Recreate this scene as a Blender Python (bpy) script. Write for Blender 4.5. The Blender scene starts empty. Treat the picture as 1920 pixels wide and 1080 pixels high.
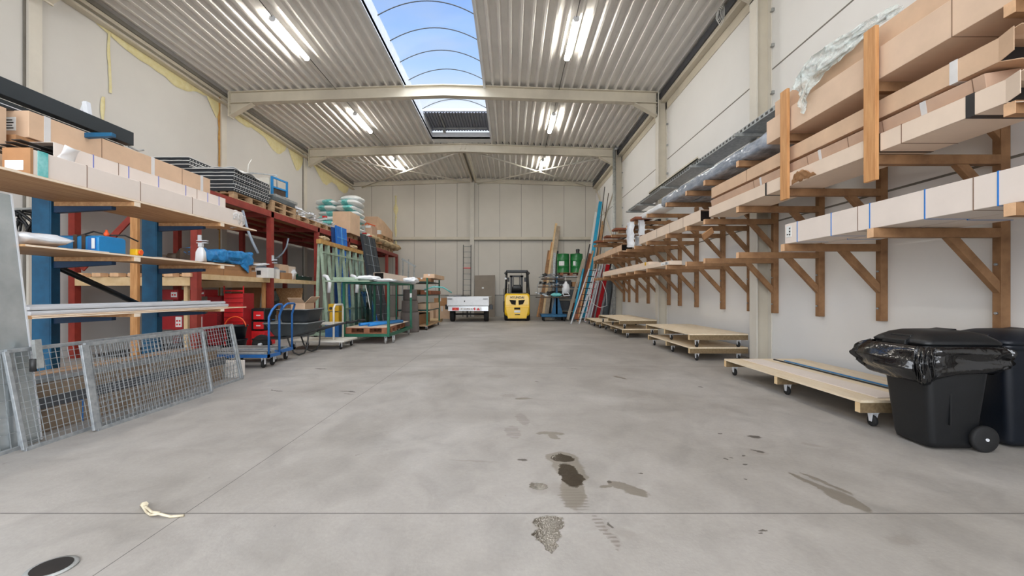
import bpy, math, random
from mathutils import Vector, Matrix, noise
random.seed(7)
PI = math.pi
SC = bpy.context.scene
COL = SC.collection
LAMP, SKY, GLOW, EXPO = 70.0, 0.80, 9.0, 0.08

# ------------------------------------------------------------------ camera geometry (focal 820 px, eye 1.2 m, horizon at y=550)
F, CX, CY, H = 820.0, 958.0, 550.0, 1.2
def at(px, py, Y=None, X=None, Z=None):
    """a point of the hall from a pixel of the photograph and one known world coordinate"""
    a, b = (px - CX) / F, (CY - py) / F
    if Y is None:
        Y = X / a if X is not None else (Z - H) / b
    return Vector((a * Y, Y, H + b * Y))

# ------------------------------------------------------------------ materials
def lin(c):
    c = c / 255.0
    return c / 12.92 if c <= 0.04045 else ((c + 0.055) / 1.055) ** 2.4
def rgb(r, g, b): return (lin(r), lin(g), lin(b), 1.0)
MATS = {}
def M(name, col, rough=0.6, metal=0.0, var=0.08, scale=6.0, bump=0.0, stretch=(1, 1, 1), col2=None, spec=0.5, bscale=None, coat=0.0):
    if name in MATS: return MATS[name]
    m = bpy.data.materials.new(name); m.use_nodes = True
    nt = m.node_tree; N = nt.nodes; L = nt.links
    bs = N['Principled BSDF']
    bs.inputs['Roughness'].default_value = rough
    bs.inputs['Metallic'].default_value = metal
    bs.inputs['Specular IOR Level'].default_value = spec
    bs.inputs['Coat Weight'].default_value = coat
    tc = N.new('ShaderNodeTexCoord'); mp = N.new('ShaderNodeMapping')
    mp.inputs['Scale'].default_value = stretch
    L.new(tc.outputs['Object'], mp.inputs['Vector'])
    nz = N.new('ShaderNodeTexNoise'); nz.inputs['Scale'].default_value = scale
    nz.inputs['Detail'].default_value = 5; nz.inputs['Roughness'].default_value = 0.6
    L.new(mp.outputs['Vector'], nz.inputs['Vector'])
    cr = N.new('ShaderNodeValToRGB')
    c = rgb(*col)
    if col2 is None:
        lo = tuple(x * (1 - var * 1.6) for x in c[:3]) + (1,)
        hi = tuple(min(1, x * (1 + var)) for x in c[:3]) + (1,)
    else:
        lo, hi = rgb(*col2), c
    cr.color_ramp.elements[0].position = 0.3; cr.color_ramp.elements[0].color = lo
    cr.color_ramp.elements[1].position = 0.7; cr.color_ramp.elements[1].color = hi
    L.new(nz.outputs['Fac'], cr.inputs['Fac']); L.new(cr.outputs['Color'], bs.inputs['Base Color'])
    if bump > 0:
        nb = nz
        if bscale:
            nb = N.new('ShaderNodeTexNoise'); nb.inputs['Scale'].default_value = bscale; nb.inputs['Detail'].default_value = 3
            L.new(mp.outputs['Vector'], nb.inputs['Vector'])
        bp = N.new('ShaderNodeBump'); bp.inputs['Strength'].default_value = bump; bp.inputs['Distance'].default_value = 0.02
        L.new(nb.outputs['Fac'], bp.inputs['Height']); L.new(bp.outputs['Normal'], bs.inputs['Normal'])
    MATS[name] = m
    return m
def emis(name, col, s):
    m = bpy.data.materials.new(name); m.use_nodes = True
    b = m.node_tree.nodes['Principled BSDF']
    b.inputs['Base Color'].default_value = (*col, 1); b.inputs['Emission Color'].default_value = (*col, 1)
    b.inputs['Emission Strength'].default_value = s
    MATS[name] = m; return m
def clear(name, tint, gloss_rough=0.05, fac=0.08):
    m = bpy.data.materials.new(name); m.use_nodes = True
    nt = m.node_tree; N = nt.nodes; L = nt.links; N.clear()
    o = N.new('ShaderNodeOutputMaterial'); t = N.new('ShaderNodeBsdfTransparent'); g = N.new('ShaderNodeBsdfGlossy')
    t.inputs['Color'].default_value = (*tint, 1); g.inputs['Roughness'].default_value = gloss_rough
    x = N.new('ShaderNodeMixShader'); x.inputs['Fac'].default_value = fac
    L.new(t.outputs[0], x.inputs[1]); L.new(g.outputs[0], x.inputs[2]); L.new(x.outputs[0], o.inputs['Surface'])
    MATS[name] = m; return m
def film(name, tint, alpha=0.5, rough=0.18):
    """crumpled translucent plastic film"""
    m = bpy.data.materials.new(name); m.use_nodes = True
    nt = m.node_tree; N = nt.nodes; L = nt.links
    b = N['Principled BSDF']; b.inputs['Base Color'].default_value = (*tint, 1); b.inputs['Roughness'].default_value = rough
    b.inputs['Specular IOR Level'].default_value = 1.0
    tc = N.new('ShaderNodeTexCoord'); v = N.new('ShaderNodeTexNoise'); v.inputs['Scale'].default_value = 9; v.inputs['Detail'].default_value = 4
    v.inputs['Distortion'].default_value = 1.2
    L.new(tc.outputs['Object'], v.inputs['Vector'])
    bp = N.new('ShaderNodeBump'); bp.inputs['Strength'].default_value = 0.9; bp.inputs['Distance'].default_value = 0.06
    L.new(v.outputs['Fac'], bp.inputs['Height']); L.new(bp.outputs['Normal'], b.inputs['Normal'])
    mr = N.new('ShaderNodeMapRange'); mr.inputs['From Min'].default_value = 0.35; mr.inputs['From Max'].default_value = 0.65
    mr.inputs['To Min'].default_value = max(0, alpha - 0.25); mr.inputs['To Max'].default_value = min(1, alpha + 0.25)
    L.new(v.outputs['Fac'], mr.inputs['Value']); L.new(mr.outputs['Result'], b.inputs['Alpha'])
    MATS[name] = m; return m

M('kraft', (212, 180, 150), 0.75, var=0.07, scale=3, bump=0.15, bscale=1.2)
M('kraft_mid', (220, 192, 166), 0.75, var=0.05, scale=3, bump=0.12, bscale=1.0)
M('kraft_light', (228, 208, 188), 0.75, var=0.04, scale=2.5, bump=0.12, bscale=1.0)
M('kraft_dark', (172, 128, 88), 0.8, var=0.1, scale=4, bump=0.15, bscale=1.5)
M('kraft_grey', (196, 164, 140), 0.8, var=0.08, scale=3, bump=0.1)
M('white_board', (228, 216, 206), 0.7, var=0.03, scale=3)
M('carton_white', (236, 232, 226), 0.6, var=0.05, scale=10)
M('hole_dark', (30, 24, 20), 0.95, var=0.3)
M('tape_clear', (216, 214, 212), 0.25, var=0.05)
M('tape_black', (20, 20, 24), 0.35, var=0.3)
M('strap_blue', (38, 120, 200), 0.4, var=0.05)
M('strap_white', (235, 235, 232), 0.4, var=0.05)
M('strap_violet', (110, 120, 190), 0.4, var=0.05)
M('ink', (45, 42, 42), 0.7, var=0.05)
M('seam', (120, 92, 72), 0.9, var=0.1)
M('timber_brown', (162, 122, 84), 0.7, var=0.18, scale=5, bump=0.25, stretch=(1, 1, 1), col2=(120, 86, 56))
M('timber_end', (222, 180, 140), 0.75, var=0.1, scale=14)
M('timber_stake', (214, 162, 108), 0.6, var=0.1, scale=4, stretch=(9, 9, 0.8), col2=(184, 128, 76))
M('pine', (226, 200, 158), 0.6, var=0.08, scale=5, stretch=(1, 1, 1), col2=(206, 172, 124), bump=0.05)
M('pine_pale', (236, 222, 198), 0.6, scale=4, stretch=(8, 0.7, 8), col2=(220, 198, 164))
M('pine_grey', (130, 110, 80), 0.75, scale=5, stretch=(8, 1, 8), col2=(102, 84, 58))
M('plywood', (206, 166, 120), 0.6, scale=3, stretch=(7, 0.6, 7), col2=(170, 122, 78))
M('plywood_edge', (238, 222, 200), 0.7, var=0.06, scale=10)
M('pallet_wood', (196, 166, 130), 0.8, scale=6, stretch=(2, 2, 6), col2=(150, 116, 82))
M('pallet_brown', (160, 104, 74), 0.8, scale=6, col2=(128, 82, 58))
M('steel_white', (214, 209, 198), 0.5, var=0.05, scale=2)
M('steel_cream', (205, 197, 180), 0.5, var=0.06, scale=2)
M('steel_dark', (60, 60, 60), 0.5, 0.4)
M('galv', (182, 186, 188), 0.38, 0.4, var=0.15, scale=18, col2=(140, 146, 150))
M('galv_dull', (178, 180, 178), 0.45, 0.25, scale=14, col2=(140, 142, 140))
M('galv_sheet', (206, 212, 214), 0.25, 0.6, scale=3, col2=(168, 178, 180))
M('alu', (230, 233, 238), 0.3, 0.3, var=0.05, scale=3)
M('alu_dark', (110, 114, 120), 0.4, 0.7, var=0.1)
M('rack_blue', (26, 98, 138), 0.5, 0.1, var=0.12, scale=5, col2=(16, 72, 106))
M('kraft_dull', (158, 140, 120), 0.85, scale=5, col2=(126, 108, 90))  # greyer, duller brown for the cartons on the floor
M('rack_navy', (22, 56, 90), 0.5, 0.1)
M('rack_red', (160, 62, 50), 0.5, 0.1, scale=5, col2=(130, 46, 38))
M('cart_blue', (42, 104, 172), 0.35, 0.1, var=0.1)
M('cart_green', (24, 98, 74), 0.45, 0.1, var=0.1, scale=6)
M('green_dark', (16, 50, 44), 0.5, 0.1)
M('green_pale', (168, 188, 168), 0.5, 0.1, scale=8, col2=(138, 156, 132))
M('anthracite', (44, 52, 58), 0.35, 0.3, var=0.06, scale=2)
M('rubber', (24, 24, 25), 0.75, var=0.2)
M('plastic_black', (15, 17, 20), 0.45, var=0.12, scale=6, bump=0.04, bscale=60)
M('plastic_navy', (11, 18, 28), 0.45, var=0.12, scale=6, bump=0.04, bscale=60)
M('plastic_grey', (92, 98, 100), 0.5, scale=4, col2=(66, 74, 78))
M('plastic_dgrey', (58, 62, 66), 0.5, scale=4, col2=(38, 43, 48))
M('bag_black', (12, 12, 14), 0.14, var=0.3, bump=0.35, bscale=5, scale=5, spec=0.8)
M('bag_black2', (14, 14, 16), 0.13, var=0.3, bump=0.35, bscale=16, scale=5, spec=0.8)
M('tool_red', (214, 36, 40), 0.35, var=0.06, coat=0.2)
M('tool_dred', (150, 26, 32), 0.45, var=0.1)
M('orange', (238, 92, 40), 0.5, var=0.08)
M('tarp_blue', (44, 150, 212), 0.45, scale=12, col2=(22, 106, 176), bump=0.9, bscale=14)
M('crate_blue', (28, 112, 198), 0.45, var=0.1)
M('crate_dblue', (30, 64, 120), 0.5, var=0.1)
M('crate_line', (120, 190, 232), 0.5)
M('crate_black', (50, 58, 66), 0.55, var=0.15)
M('crate_grey_line', (150, 160, 168), 0.5)
M('yellow_paint', (244, 196, 6), 0.3, var=0.03, coat=0.4)
M('yellow_dull', (226, 176, 30), 0.5, var=0.1)
M('black_paint', (26, 28, 30), 0.4, var=0.1)
M('barrel_green', (34, 118, 58), 0.35, var=0.08, coat=0.2)
M('label_white', (228, 230, 228), 0.6, var=0.03)
M('sign_red', (206, 30, 36), 0.3, var=0.05)
M('foam', (226, 218, 176), 0.85, scale=7, bump=0.5, col2=(216, 204, 148))
M('foam_brown', (196, 158, 92), 0.9, scale=9, bump=0.8, col2=(168, 120, 70))
M('sack_white', (226, 230, 230), 0.5, var=0.05, scale=6, bump=0.4, bscale=8)
M('sack_teal', (48, 168, 166), 0.5, scale=14, col2=(150, 212, 210))
M('sack_beige', (206, 184, 146), 0.7, scale=5, col2=(164, 136, 100), bump=0.5, bscale=6)
M('felt_white', (214, 214, 212), 0.85, var=0.06, bump=0.3, bscale=5)
M('panel_black', (30, 36, 42), 0.6, var=0.2)
M('plastic_white', (232, 234, 236), 0.4, var=0.04, bump=0.5, bscale=9)
M('plastic_white_smooth', (230, 232, 234), 0.35, var=0.04)
M('pipe_grey', (140, 150, 162), 0.35, var=0.05)
M('iron_brown', (92, 76, 62), 0.6, 0.3, scale=8, col2=(62, 50, 42))
M('machine_blue', (32, 128, 188), 0.35, var=0.08)
M('board_taupe', (138, 128, 116), 0.8, var=0.05, scale=3)
M('fibre_taupe', (108, 100, 96), 0.8, var=0.1, scale=4)
M('tube_blue', (44, 140, 220), 0.3, var=0.06)
M('pole_cyan', (30, 160, 200), 0.35, var=0.08)
M('profile_red', (190, 24, 34), 0.35, var=0.06)
M('profile_dred', (128, 30, 40), 0.4, var=0.1)
M('rust_wood', (150, 84, 52), 0.7, scale=5, col2=(112, 60, 36))
M('plank_grey', (176, 162, 144), 0.8, scale=5, col2=(146, 132, 114))
M('rope', (210, 200, 176), 0.8, scale=20, col2=(160, 148, 124))
M('wrap_foil', (182, 190, 202), 0.16, 0.2, scale=7, col2=(118, 130, 146), bump=1.0, bscale=7, stretch=(1, 0.6, 1.5))
film('film_green', (0.72, 0.80, 0.77), 0.62)
film('film_clear', (0.86, 0.88, 0.90), 0.55)
clear('glass', (0.70, 0.82, 0.80), 0.02, 0.16)
clear('polycarbonate', (0.93, 0.95, 0.97), 0.12, 0.05)

# ------------------------------------------------------------------ mesh builder
class MB:
    def __init__(s): s.v = []; s.f = []; s.mi = []; s.m = 0; s.sm = []; s.smooth = False
    def add(s, vs, fs):
        n = len(s.v); s.v += [Vector(p) for p in vs]
        for f in fs: s.f.append([i + n for i in f]); s.mi.append(s.m); s.sm.append(s.smooth)
        return s
    def box(s, x0, x1, y0, y1, z0, z1):
        x0, x1 = min(x0, x1), max(x0, x1); y0, y1 = min(y0, y1), max(y0, y1); z0, z1 = min(z0, z1), max(z0, z1)
        return s.add([(x0,y0,z0),(x1,y0,z0),(x1,y1,z0),(x0,y1,z0),(x0,y0,z1),(x1,y0,z1),(x1,y1,z1),(x0,y1,z1)],
                     [(3,2,1,0),(4,5,6,7),(0,1,5,4),(1,2,6,5),(2,3,7,6),(3,0,4,7)])
    def hexa(s, b, t):
        """b, t: four bottom and four top corners, counter-clockwise"""
        return s.add(list(b) + list(t), [(3,2,1,0),(4,5,6,7),(0,1,5,4),(1,2,6,5),(2,3,7,6),(3,0,4,7)])
    def obox(s, c, size, rot):
        R = Matrix.Rotation(rot[2],3,'Z') @ Matrix.Rotation(rot[1],3,'Y') @ Matrix.Rotation(rot[0],3,'X')
        a, b, d = size[0]/2, size[1]/2, size[2]/2
        c = Vector(c)
        P = [(-a,-b,-d),(a,-b,-d),(a,b,-d),(-a,b,-d),(-a,-b,d),(a,-b,d),(a,b,d),(-a,b,d)]
        return s.add([c + R @ Vector(p) for p in P], [(3,2,1,0),(4,5,6,7),(0,1,5,4),(1,2,6,5),(2,3,7,6),(3,0,4,7)])
    def bar(s, p, q, w, h=None, up=(0,0,1)):
        """a straight rectangular bar from p to q, w across, h along 'up'"""
        h = w if h is None else h
        p, q = Vector(p), Vector(q); d = (q - p).normalized(); up = Vector(up)
        if abs(d.dot(up)) > 0.98: up = Vector((1,0,0)) if abs(d.x) < 0.9 else Vector((0,1,0))
        a = d.cross(up).normalized() * w/2; b = a.cross(d).normalized() * h/2
        return s.add([p-a-b,p+a-b,p+a+b,p-a+b,q-a-b,q+a-b,q+a+b,q-a+b],
                     [(0,1,2,3),(7,6,5,4),(1,0,4,5),(2,1,5,6),(3,2,6,7),(0,3,7,4)])
    def tube(s, path, r, n=8, caps=True, r1=None):
        P = [Vector(p) for p in path]; k = len(P); base = len(s.v); prev = None
        for i, p in enumerate(P):
            d = (P[min(i+1,k-1)] - P[max(i-1,0)]).normalized()
            if prev is None:
                u = Vector((0,0,1)) if abs(d.z) < 0.9 else Vector((1,0,0))
                a = d.cross(u).normalized()
            else:
                a = (prev - d * prev.dot(d)).normalized()
            prev = a; b = d.cross(a)
            rr = r if r1 is None else r + (r1 - r) * i / (k-1)
            for j in range(n):
                t = 2*PI*j/n
                s.v.append(p + (a*math.cos(t) + b*math.sin(t)) * rr)
        for i in range(k-1):
            for j in range(n):
                a0 = base+i*n+j; a1 = base+i*n+(j+1)%n
                s.f.append([a0,a1,a1+n,a0+n]); s.mi.append(s.m); s.sm.append(True)
        if caps:
            s.f.append([base+j for j in range(n)][::-1]); s.mi.append(s.m); s.sm.append(False)
            s.f.append([base+(k-1)*n+j for j in range(n)]); s.mi.append(s.m); s.sm.append(False)
        return s
    def cyl(s, p, q, r, n=20, r1=None): return s.tube([p, q], r, n, True, r1)
    def lathe(s, prof, c, axis='Z', n=28):
        """prof: list of (radius, height)"""
        base = len(s.v); c = Vector(c)
        for r, h in prof:
            for j in range(n):
                t = 2*PI*j/n; x, y = r*math.cos(t), r*math.sin(t)
                s.v.append(c + (Vector((x,y,h)) if axis=='Z' else Vector((h,x,y)) if axis=='X' else Vector((x,h,y))))
        for i in range(len(prof)-1):
            for j in range(n):
                a0 = base+i*n+j; a1 = base+i*n+(j+1)%n
                s.f.append([a0,a1,a1+n,a0+n]); s.mi.append(s.m); s.sm.append(True)
        s.f.append([base+j for j in range(n)][::-1]); s.mi.append(s.m); s.sm.append(False)
        s.f.append([base+(len(prof)-1)*n+j for j in range(n)]); s.mi.append(s.m); s.sm.append(False)
        return s
    def prism(s, poly, axis, a, b):
        """poly in the two other axes (X: yz, Y: xz, Z: xy), extruded a..b"""
        def P(u, w, t): return {'X': (t,u,w), 'Y': (u,t,w), 'Z': (u,w,t)}[axis]
        n = len(poly)
        vs = [P(u,w,a) for u,w in poly] + [P(u,w,b) for u,w in poly]
        return s.add(vs, [list(range(n))[::-1], list(range(n,2*n))] + [[i,(i+1)%n,(i+1)%n+n,i+n] for i in range(n)])
    def grid(s, fn, nu, nv):
        base = len(s.v)
        for i in range(nu+1):
            for j in range(nv+1): s.v.append(Vector(fn(i/nu, j/nv)))
        for i in range(nu):
            for j in range(nv):
                a = base+i*(nv+1)+j
                s.f.append([a,a+1,a+nv+2,a+nv+1]); s.mi.append(s.m); s.sm.append(True)
        return s
    def pillow(s, c, size, rz=0.0, n=14, seed=0, amp=0.06, e=0.45, rx=0.0, ry=0.0):
        """a stuffed sack: super-ellipsoid with creases"""
        base = len(s.v); c = Vector(c); a,b,d = size[0]/2,size[1]/2,size[2]/2
        R = Matrix.Rotation(rz,3,'Z') @ Matrix.Rotation(ry,3,'Y') @ Matrix.Rotation(rx,3,'X')
        def sp(w, k): return math.copysign(abs(w)**k, w)
        nu, nv = n*2, n
        for i in range(nv+1):
            ph = -PI/2 + PI*i/nv
            for j in range(nu):
                th = 2*PI*j/nu
                x = sp(math.cos(ph),0.8)*sp(math.cos(th),e); y = sp(math.cos(ph),0.8)*sp(math.sin(th),e); z = sp(math.sin(ph),0.8)
                z *= 1 - 0.45*(max(abs(x),abs(y))**4)
                p = Vector((x*a,y*b,z*d))
                q = noise.noise(Vector((x*2.2+seed*3.1,y*2.2,z*2.2+seed)))*amp
                p *= 1 + q
                s.v.append(c + R @ p)
        for i in range(nv):
            for j in range(nu):
                a0 = base+i*nu+j; a1 = base+i*nu+(j+1)%nu
                s.f.append([a0,a1,a1+nu,a0+nu]); s.mi.append(s.m); s.sm.append(True)
        return s
    def rot(s, M4, k=0):
        for i in range(k, len(s.v)): s.v[i] = M4 @ s.v[i]
        return s
    def bounds(s):
        xs=[p.x for p in s.v]; ys=[p.y for p in s.v]; zs=[p.z for p in s.v]
        return min(xs),max(xs),min(ys),max(ys),min(zs),max(zs)
    def build(s, name, mats, inv=None, bevel=0.0, solid=0.0, sub=0):
        me = bpy.data.meshes.new(name)
        vs = s.v if inv is None else [inv @ p for p in s.v]
        me.from_pydata([tuple(p) for p in vs], [], s.f)
        if not isinstance(mats, (list, tuple)): mats = [mats]
        for m in mats: me.materials.append(MATS[m] if isinstance(m, str) else m)
        me.polygons.foreach_set('material_index', s.mi)
        me.polygons.foreach_set('use_smooth', s.sm)
        me.update()
        o = bpy.data.objects.new(name, me); COL.objects.link(o)
        if solid: d = o.modifiers.new('thickness','SOLIDIFY'); d.thickness = solid; d.offset = 0
        if sub: d = o.modifiers.new('smooth','SUBSURF'); d.levels = sub; d.render_levels = sub
        if bevel:
            d = o.modifiers.new('edges','BEVEL'); d.width = bevel; d.segments = 2; d.limit_method='ANGLE'; d.angle_limit=math.radians(40)
        return o

def props(o, label=None, cat=None, group=None, kind=None):
    if label: o['label'] = label
    if cat: o['category'] = cat
    if group: o['group'] = group
    if kind: o['kind'] = kind
    return o
def thing(name, label, cat, loc=(0,0,0), rz=0.0, group=None):
    o = bpy.data.objects.new(name, None); COL.objects.link(o)
    o.empty_display_size = 0.1
    o.location = loc; o.rotation_euler = (0,0,rz)
    return props(o, label, cat, group)
def inv_of(root):
    return (Matrix.Translation(root.location) @ Matrix.Rotation(root.rotation_euler.z,4,'Z')).inverted()
def part(root, name, mb, mats, parent=None, bevel=0.0, label=None, **k):
    o = mb.build(name, mats, inv_of(root), bevel, **k)
    o.parent = parent or root
    if label: o['label'] = label
    return o
def solo(name, mb, mats, label, cat, group=None, bevel=0.0, kind=None, **k):
    b = mb.bounds(); c = Vector(((b[0]+b[1])/2, (b[2]+b[3])/2, b[4]))
    o = mb.build(name, mats, Matrix.Translation(-c), bevel, **k); o.location = c
    return props(o, label, cat, group, kind)
def struct(name, mb, mats, **k):
    o = mb.build(name, mats, None, **k); o['kind'] = 'structure'; return o
def dup(root, loc, rz=None, label=None, group=None, scale=None):
    def cp(o, par):
        c = o.copy(); COL.objects.link(c); c.parent = par
        for ch in [x for x in o.children]: cp(ch, c)
        return c
    kids = list(root.children)
    r = root.copy(); COL.objects.link(r); r.location = loc
    for ch in kids: cp(ch, r)
    if rz is not None: r.rotation_euler = (0,0,rz)
    if scale: r.scale = scale
    if label: r['label'] = label
    if group: r['group'] = group
    return r
ORD = ['nearest','second','third','fourth','fifth','sixth','seventh','eighth','ninth','tenth','eleventh','twelfth','thirteenth','fourteenth','fifteenth','sixteenth']
# ------------------------------------------------------------------ the setting
XL, XR, YB, YF = -8.32, 4.46, 22.9, -3.0
XM = (XL + XR) / 2
def roofz(x): return 6.97 + 0.22 * (1 - abs(x - XM) / 6.4)
SKX0, SKX1 = -3.04, -0.79

# floor material: polished grey concrete, saw-cut joints, damp marks and puddles
def floor_material():
    m = bpy.data.materials.new('concrete_floor'); m.use_nodes = True
    nt = m.node_tree; N = nt.nodes; L = nt.links; bs = N['Principled BSDF']
    tc = N.new('ShaderNodeTexCoord'); P = tc.outputs['Object']
    def math_(op, a, b=None, clamp=False):
        n = N.new('ShaderNodeMath'); n.operation = op; n.use_clamp = clamp
        for i, x in enumerate((a, b)):
            if x is None: continue
            if isinstance(x, (int, float)): n.inputs[i].default_value = x
            else: L.new(x, n.inputs[i])
        return n.outputs[0]
    def nz(scale, detail=5, st=None, dist=0.0, rough=0.6):
        n = N.new('ShaderNodeTexNoise'); n.inputs['Scale'].default_value = scale; n.inputs['Detail'].default_value = detail
        n.inputs['Distortion'].default_value = dist; n.inputs['Roughness'].default_value = rough
        if st:
            mp = N.new('ShaderNodeMapping'); mp.inputs['Scale'].default_value = st; L.new(P, mp.inputs['Vector']); L.new(mp.outputs[0], n.inputs['Vector'])
        else: L.new(P, n.inputs['Vector'])
        return n
    def ramp(src, stops):
        r = N.new('ShaderNodeValToRGB'); e = r.color_ramp.elements
        while len(e) < len(stops): e.new(0.5)
        for k, (p, c) in enumerate(stops): e[k].position = p; e[k].color = c
        L.new(src, r.inputs['Fac']); return r.outputs['Color']
    def mix(f, a, b, mode='MIX'):
        n = N.new('ShaderNodeMix'); n.data_type = 'RGBA'; n.blend_type = mode
        if isinstance(f, (int, float)): n.inputs[0].default_value = f
        else: L.new(f, n.inputs[0])
        for i, x in ((6, a), (7, b)):
            if isinstance(x, tuple): n.inputs[i].default_value = x
            else: L.new(x, n.inputs[i])
        return n.outputs[2]
    big = nz(0.55, 6, dist=0.6); mid = nz(3.2, 8, (1.0, 0.8, 1), dist=0.8); fine = nz(38, 4)
    c = ramp(big.outputs['Fac'], [(0.30, rgb(*FLOOR_LO)), (0.50, rgb(*FLOOR_MID)), (0.72, rgb(*FLOOR_HI))])
    c = mix(0.55, c, ramp(mid.outputs['Fac'], [(0.30, (0.36,0.36,0.36,1)), (0.50, (0.5,0.5,0.5,1)), (0.70, (0.60,0.60,0.60,1))]), 'OVERLAY')
    c = mix(0.22, c, ramp(fine.outputs['Fac'], [(0.30, (0.38,0.38,0.38,1)), (0.72, (0.60,0.60,0.60,1))]), 'OVERLAY')
    # sparse dark and pale flecks
    fl = nz(11, 6, (1, 0.55, 1)); f2 = math_('GREATER_THAN', fl.outputs['Fac'], 0.705)
    c = mix(math_('MULTIPLY', f2, 0.30), c, rgb(96, 92, 88))
    fp = nz(17, 5); f3 = math_('GREATER_THAN', fp.outputs['Fac'], 0.74)
    c = mix(math_('MULTIPLY', f3, 0.40), c, rgb(205, 200, 194))
    # joints
    sep = N.new('ShaderNodeSeparateXYZ'); L.new(P, sep.inputs[0])
    def line(o, v, w): return math_('LESS_THAN', math_('ABSOLUTE', math_('SUBTRACT', o, v)), w)
    j = line(sep.outputs['Y'], 2.385, 0.0038)
    for v, w in ((7.18, 0.004), (12.0, 0.006), (16.8, 0.006), (21.6, 0.006), (-2.4, .005)): j = math_('MAXIMUM', j, line(sep.outputs['Y'], v, w))
    j = math_('MAXIMUM', j, line(sep.outputs['X'], -1.775, 0.0024))
    c = mix(math_('MULTIPLY', j, 0.85), c, rgb(62, 58, 56))
    # warped coordinate for ragged edges
    wn = nz(9, 4); sub = N.new('ShaderNodeVectorMath'); sub.operation = 'SUBTRACT'; L.new(wn.outputs['Color'], sub.inputs[0]); sub.inputs[1].default_value = (0.5,0.5,0.5)
    scl = N.new('ShaderNodeVectorMath'); scl.operation = 'SCALE'; L.new(sub.outputs[0], scl.inputs[0]); scl.inputs['Scale'].default_value = 0.11
    ad = N.new('ShaderNodeVectorMath'); ad.operation = 'ADD'; L.new(P, ad.inputs[0]); L.new(scl.outputs[0], ad.inputs[1]); W = ad.outputs[0]
    def ell(px0, py0, px1, py1, w):
        a, b = at(px0, py0, Z=0), at(px1, py1, Z=0); mid_ = (a + b) / 2; d = b - a
        mp = N.new('ShaderNodeMapping'); mp.vector_type = 'TEXTURE'
        mp.inputs['Location'].default_value = (mid_.x, mid_.y, 0)
        mp.inputs['Rotation'].default_value = (0, 0, math.atan2(d.y, d.x))
        hw = w * mid_.y / F / 2 * 1.3
        mp.inputs['Scale'].default_value = (max(d.length/2, hw), hw, 1.0)
        L.new(W, mp.inputs['Vector'])
        ln = N.new('ShaderNodeVectorMath'); ln.operation = 'LENGTH'; L.new(mp.outputs[0], ln.inputs[0])
        return ln.outputs['Value']
    def mask(lst, soft=0.18):
        acc = None
        for e in lst:
            v = ell(*e); acc = v if acc is None else math_('MINIMUM', acc, v)
        r = N.new('ShaderNodeMapRange'); r.interpolation_type = 'SMOOTHSTEP'
        r.inputs['From Min'].default_value = 1.0 + soft; r.inputs['From Max'].default_value = 1.0 - soft
        L.new(acc, r.inputs['Value']); return r.outputs['Result']
    damp = mask(DAMP, 0.10); faint = mask(FAINT, 0.45); wet = mask(WET, 0.08); dark = mask(DARK, 0.2); tread = mask(TREAD, 0.15)
    # tyre tread: crosswise ribs only
    wv = N.new('ShaderNodeTexWave'); wv.inputs['Scale'].default_value = 9.0; wv.inputs['Distortion'].default_value = 2.0; wv.bands_direction = 'Y'
    L.new(P, wv.inputs['Vector']); tr = math_('MULTIPLY', tread, math_('GREATER_THAN', wv.outputs['Fac'], 0.5))
    c = mix(math_('MULTIPLY', faint, 0.32), c, rgb(122, 114, 104))
    c = mix(math_('MULTIPLY', tr, 0.5), c, rgb(96, 84, 74))
    c = mix(math_('MULTIPLY', damp, 0.80), c, rgb(112, 104, 92))
    c = mix(math_('MULTIPLY', dark, 0.85), c, rgb(70, 63, 56))
    c = mix(math_('MULTIPLY', wet, 0.95), c, rgb(58, 50, 40))
    L.new(c, bs.inputs['Base Color'])
    rr = N.new('ShaderNodeMapRange'); rr.inputs['From Min'].default_value = 0.3; rr.inputs['From Max'].default_value = 0.7
    rr.inputs['To Min'].default_value = 0.50; rr.inputs['To Max'].default_value = 0.68; L.new(mid.outputs['Fac'], rr.inputs['Value'])
    ro = math_('SUBTRACT', rr.outputs['Result'], math_('MULTIPLY', damp, 0.22)); ro = math_('SUBTRACT', ro, math_('MULTIPLY', wet, 0.56), True)
    L.new(ro, bs.inputs['Roughness'])
    L.new(math_('SUBTRACT', 0.45, math_('MULTIPLY', wet, 0.2)), bs.inputs['Specular IOR Level'])
    bh = nz(60, 3); bp = N.new('ShaderNodeBump'); bp.inputs['Strength'].default_value = 0.10; bp.inputs['Distance'].default_value = 0.01
    L.new(bh.outputs['Fac'], bp.inputs['Height']); L.new(bp.outputs['Normal'], bs.inputs['Normal'])
    MATS['floor'] = m
FLOOR_LO, FLOOR_MID, FLOOR_HI = (144, 139, 132), (158, 153, 147), (173, 169, 164)
DAMP = [(1030,856,1078,862,46),(1050,850,1085,905,44),(1068,890,1080,955,36),(1105,893,1090,897,12),(1143,903,1178,918,22),(1165,910,1218,933,26),(1122,911,1145,911,9),
        (1478,886,1575,930,13),(1545,915,1632,961,34),(1500,886,1600,928,9),(1008,812,1058,813,14),(1028,815,1048,823,14),(968,748,996,747,14),(1150,705,1175,711,8)]
FAINT = [(922,705,943,706,26),(950,742,962,742,22),(1000,905,1026,925,34),(1040,905,1060,925,40),(1150,990,1190,1010,26),(1130,975,1160,1030,14),(1505,830,1540,838,12),(1400,845,1438,850,20),(995,980,1050,990,30),(1660,1010,1720,1015,20),(850,862,930,866,6)]
WET = [(1036,856,1072,862,30),(1060,870,1080,915,30),(990,908,1024,914,22),(998,980,1060,980,40),(1008,1000,1048,1004,44),(1024,1005,1034,1034,20)]
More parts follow.
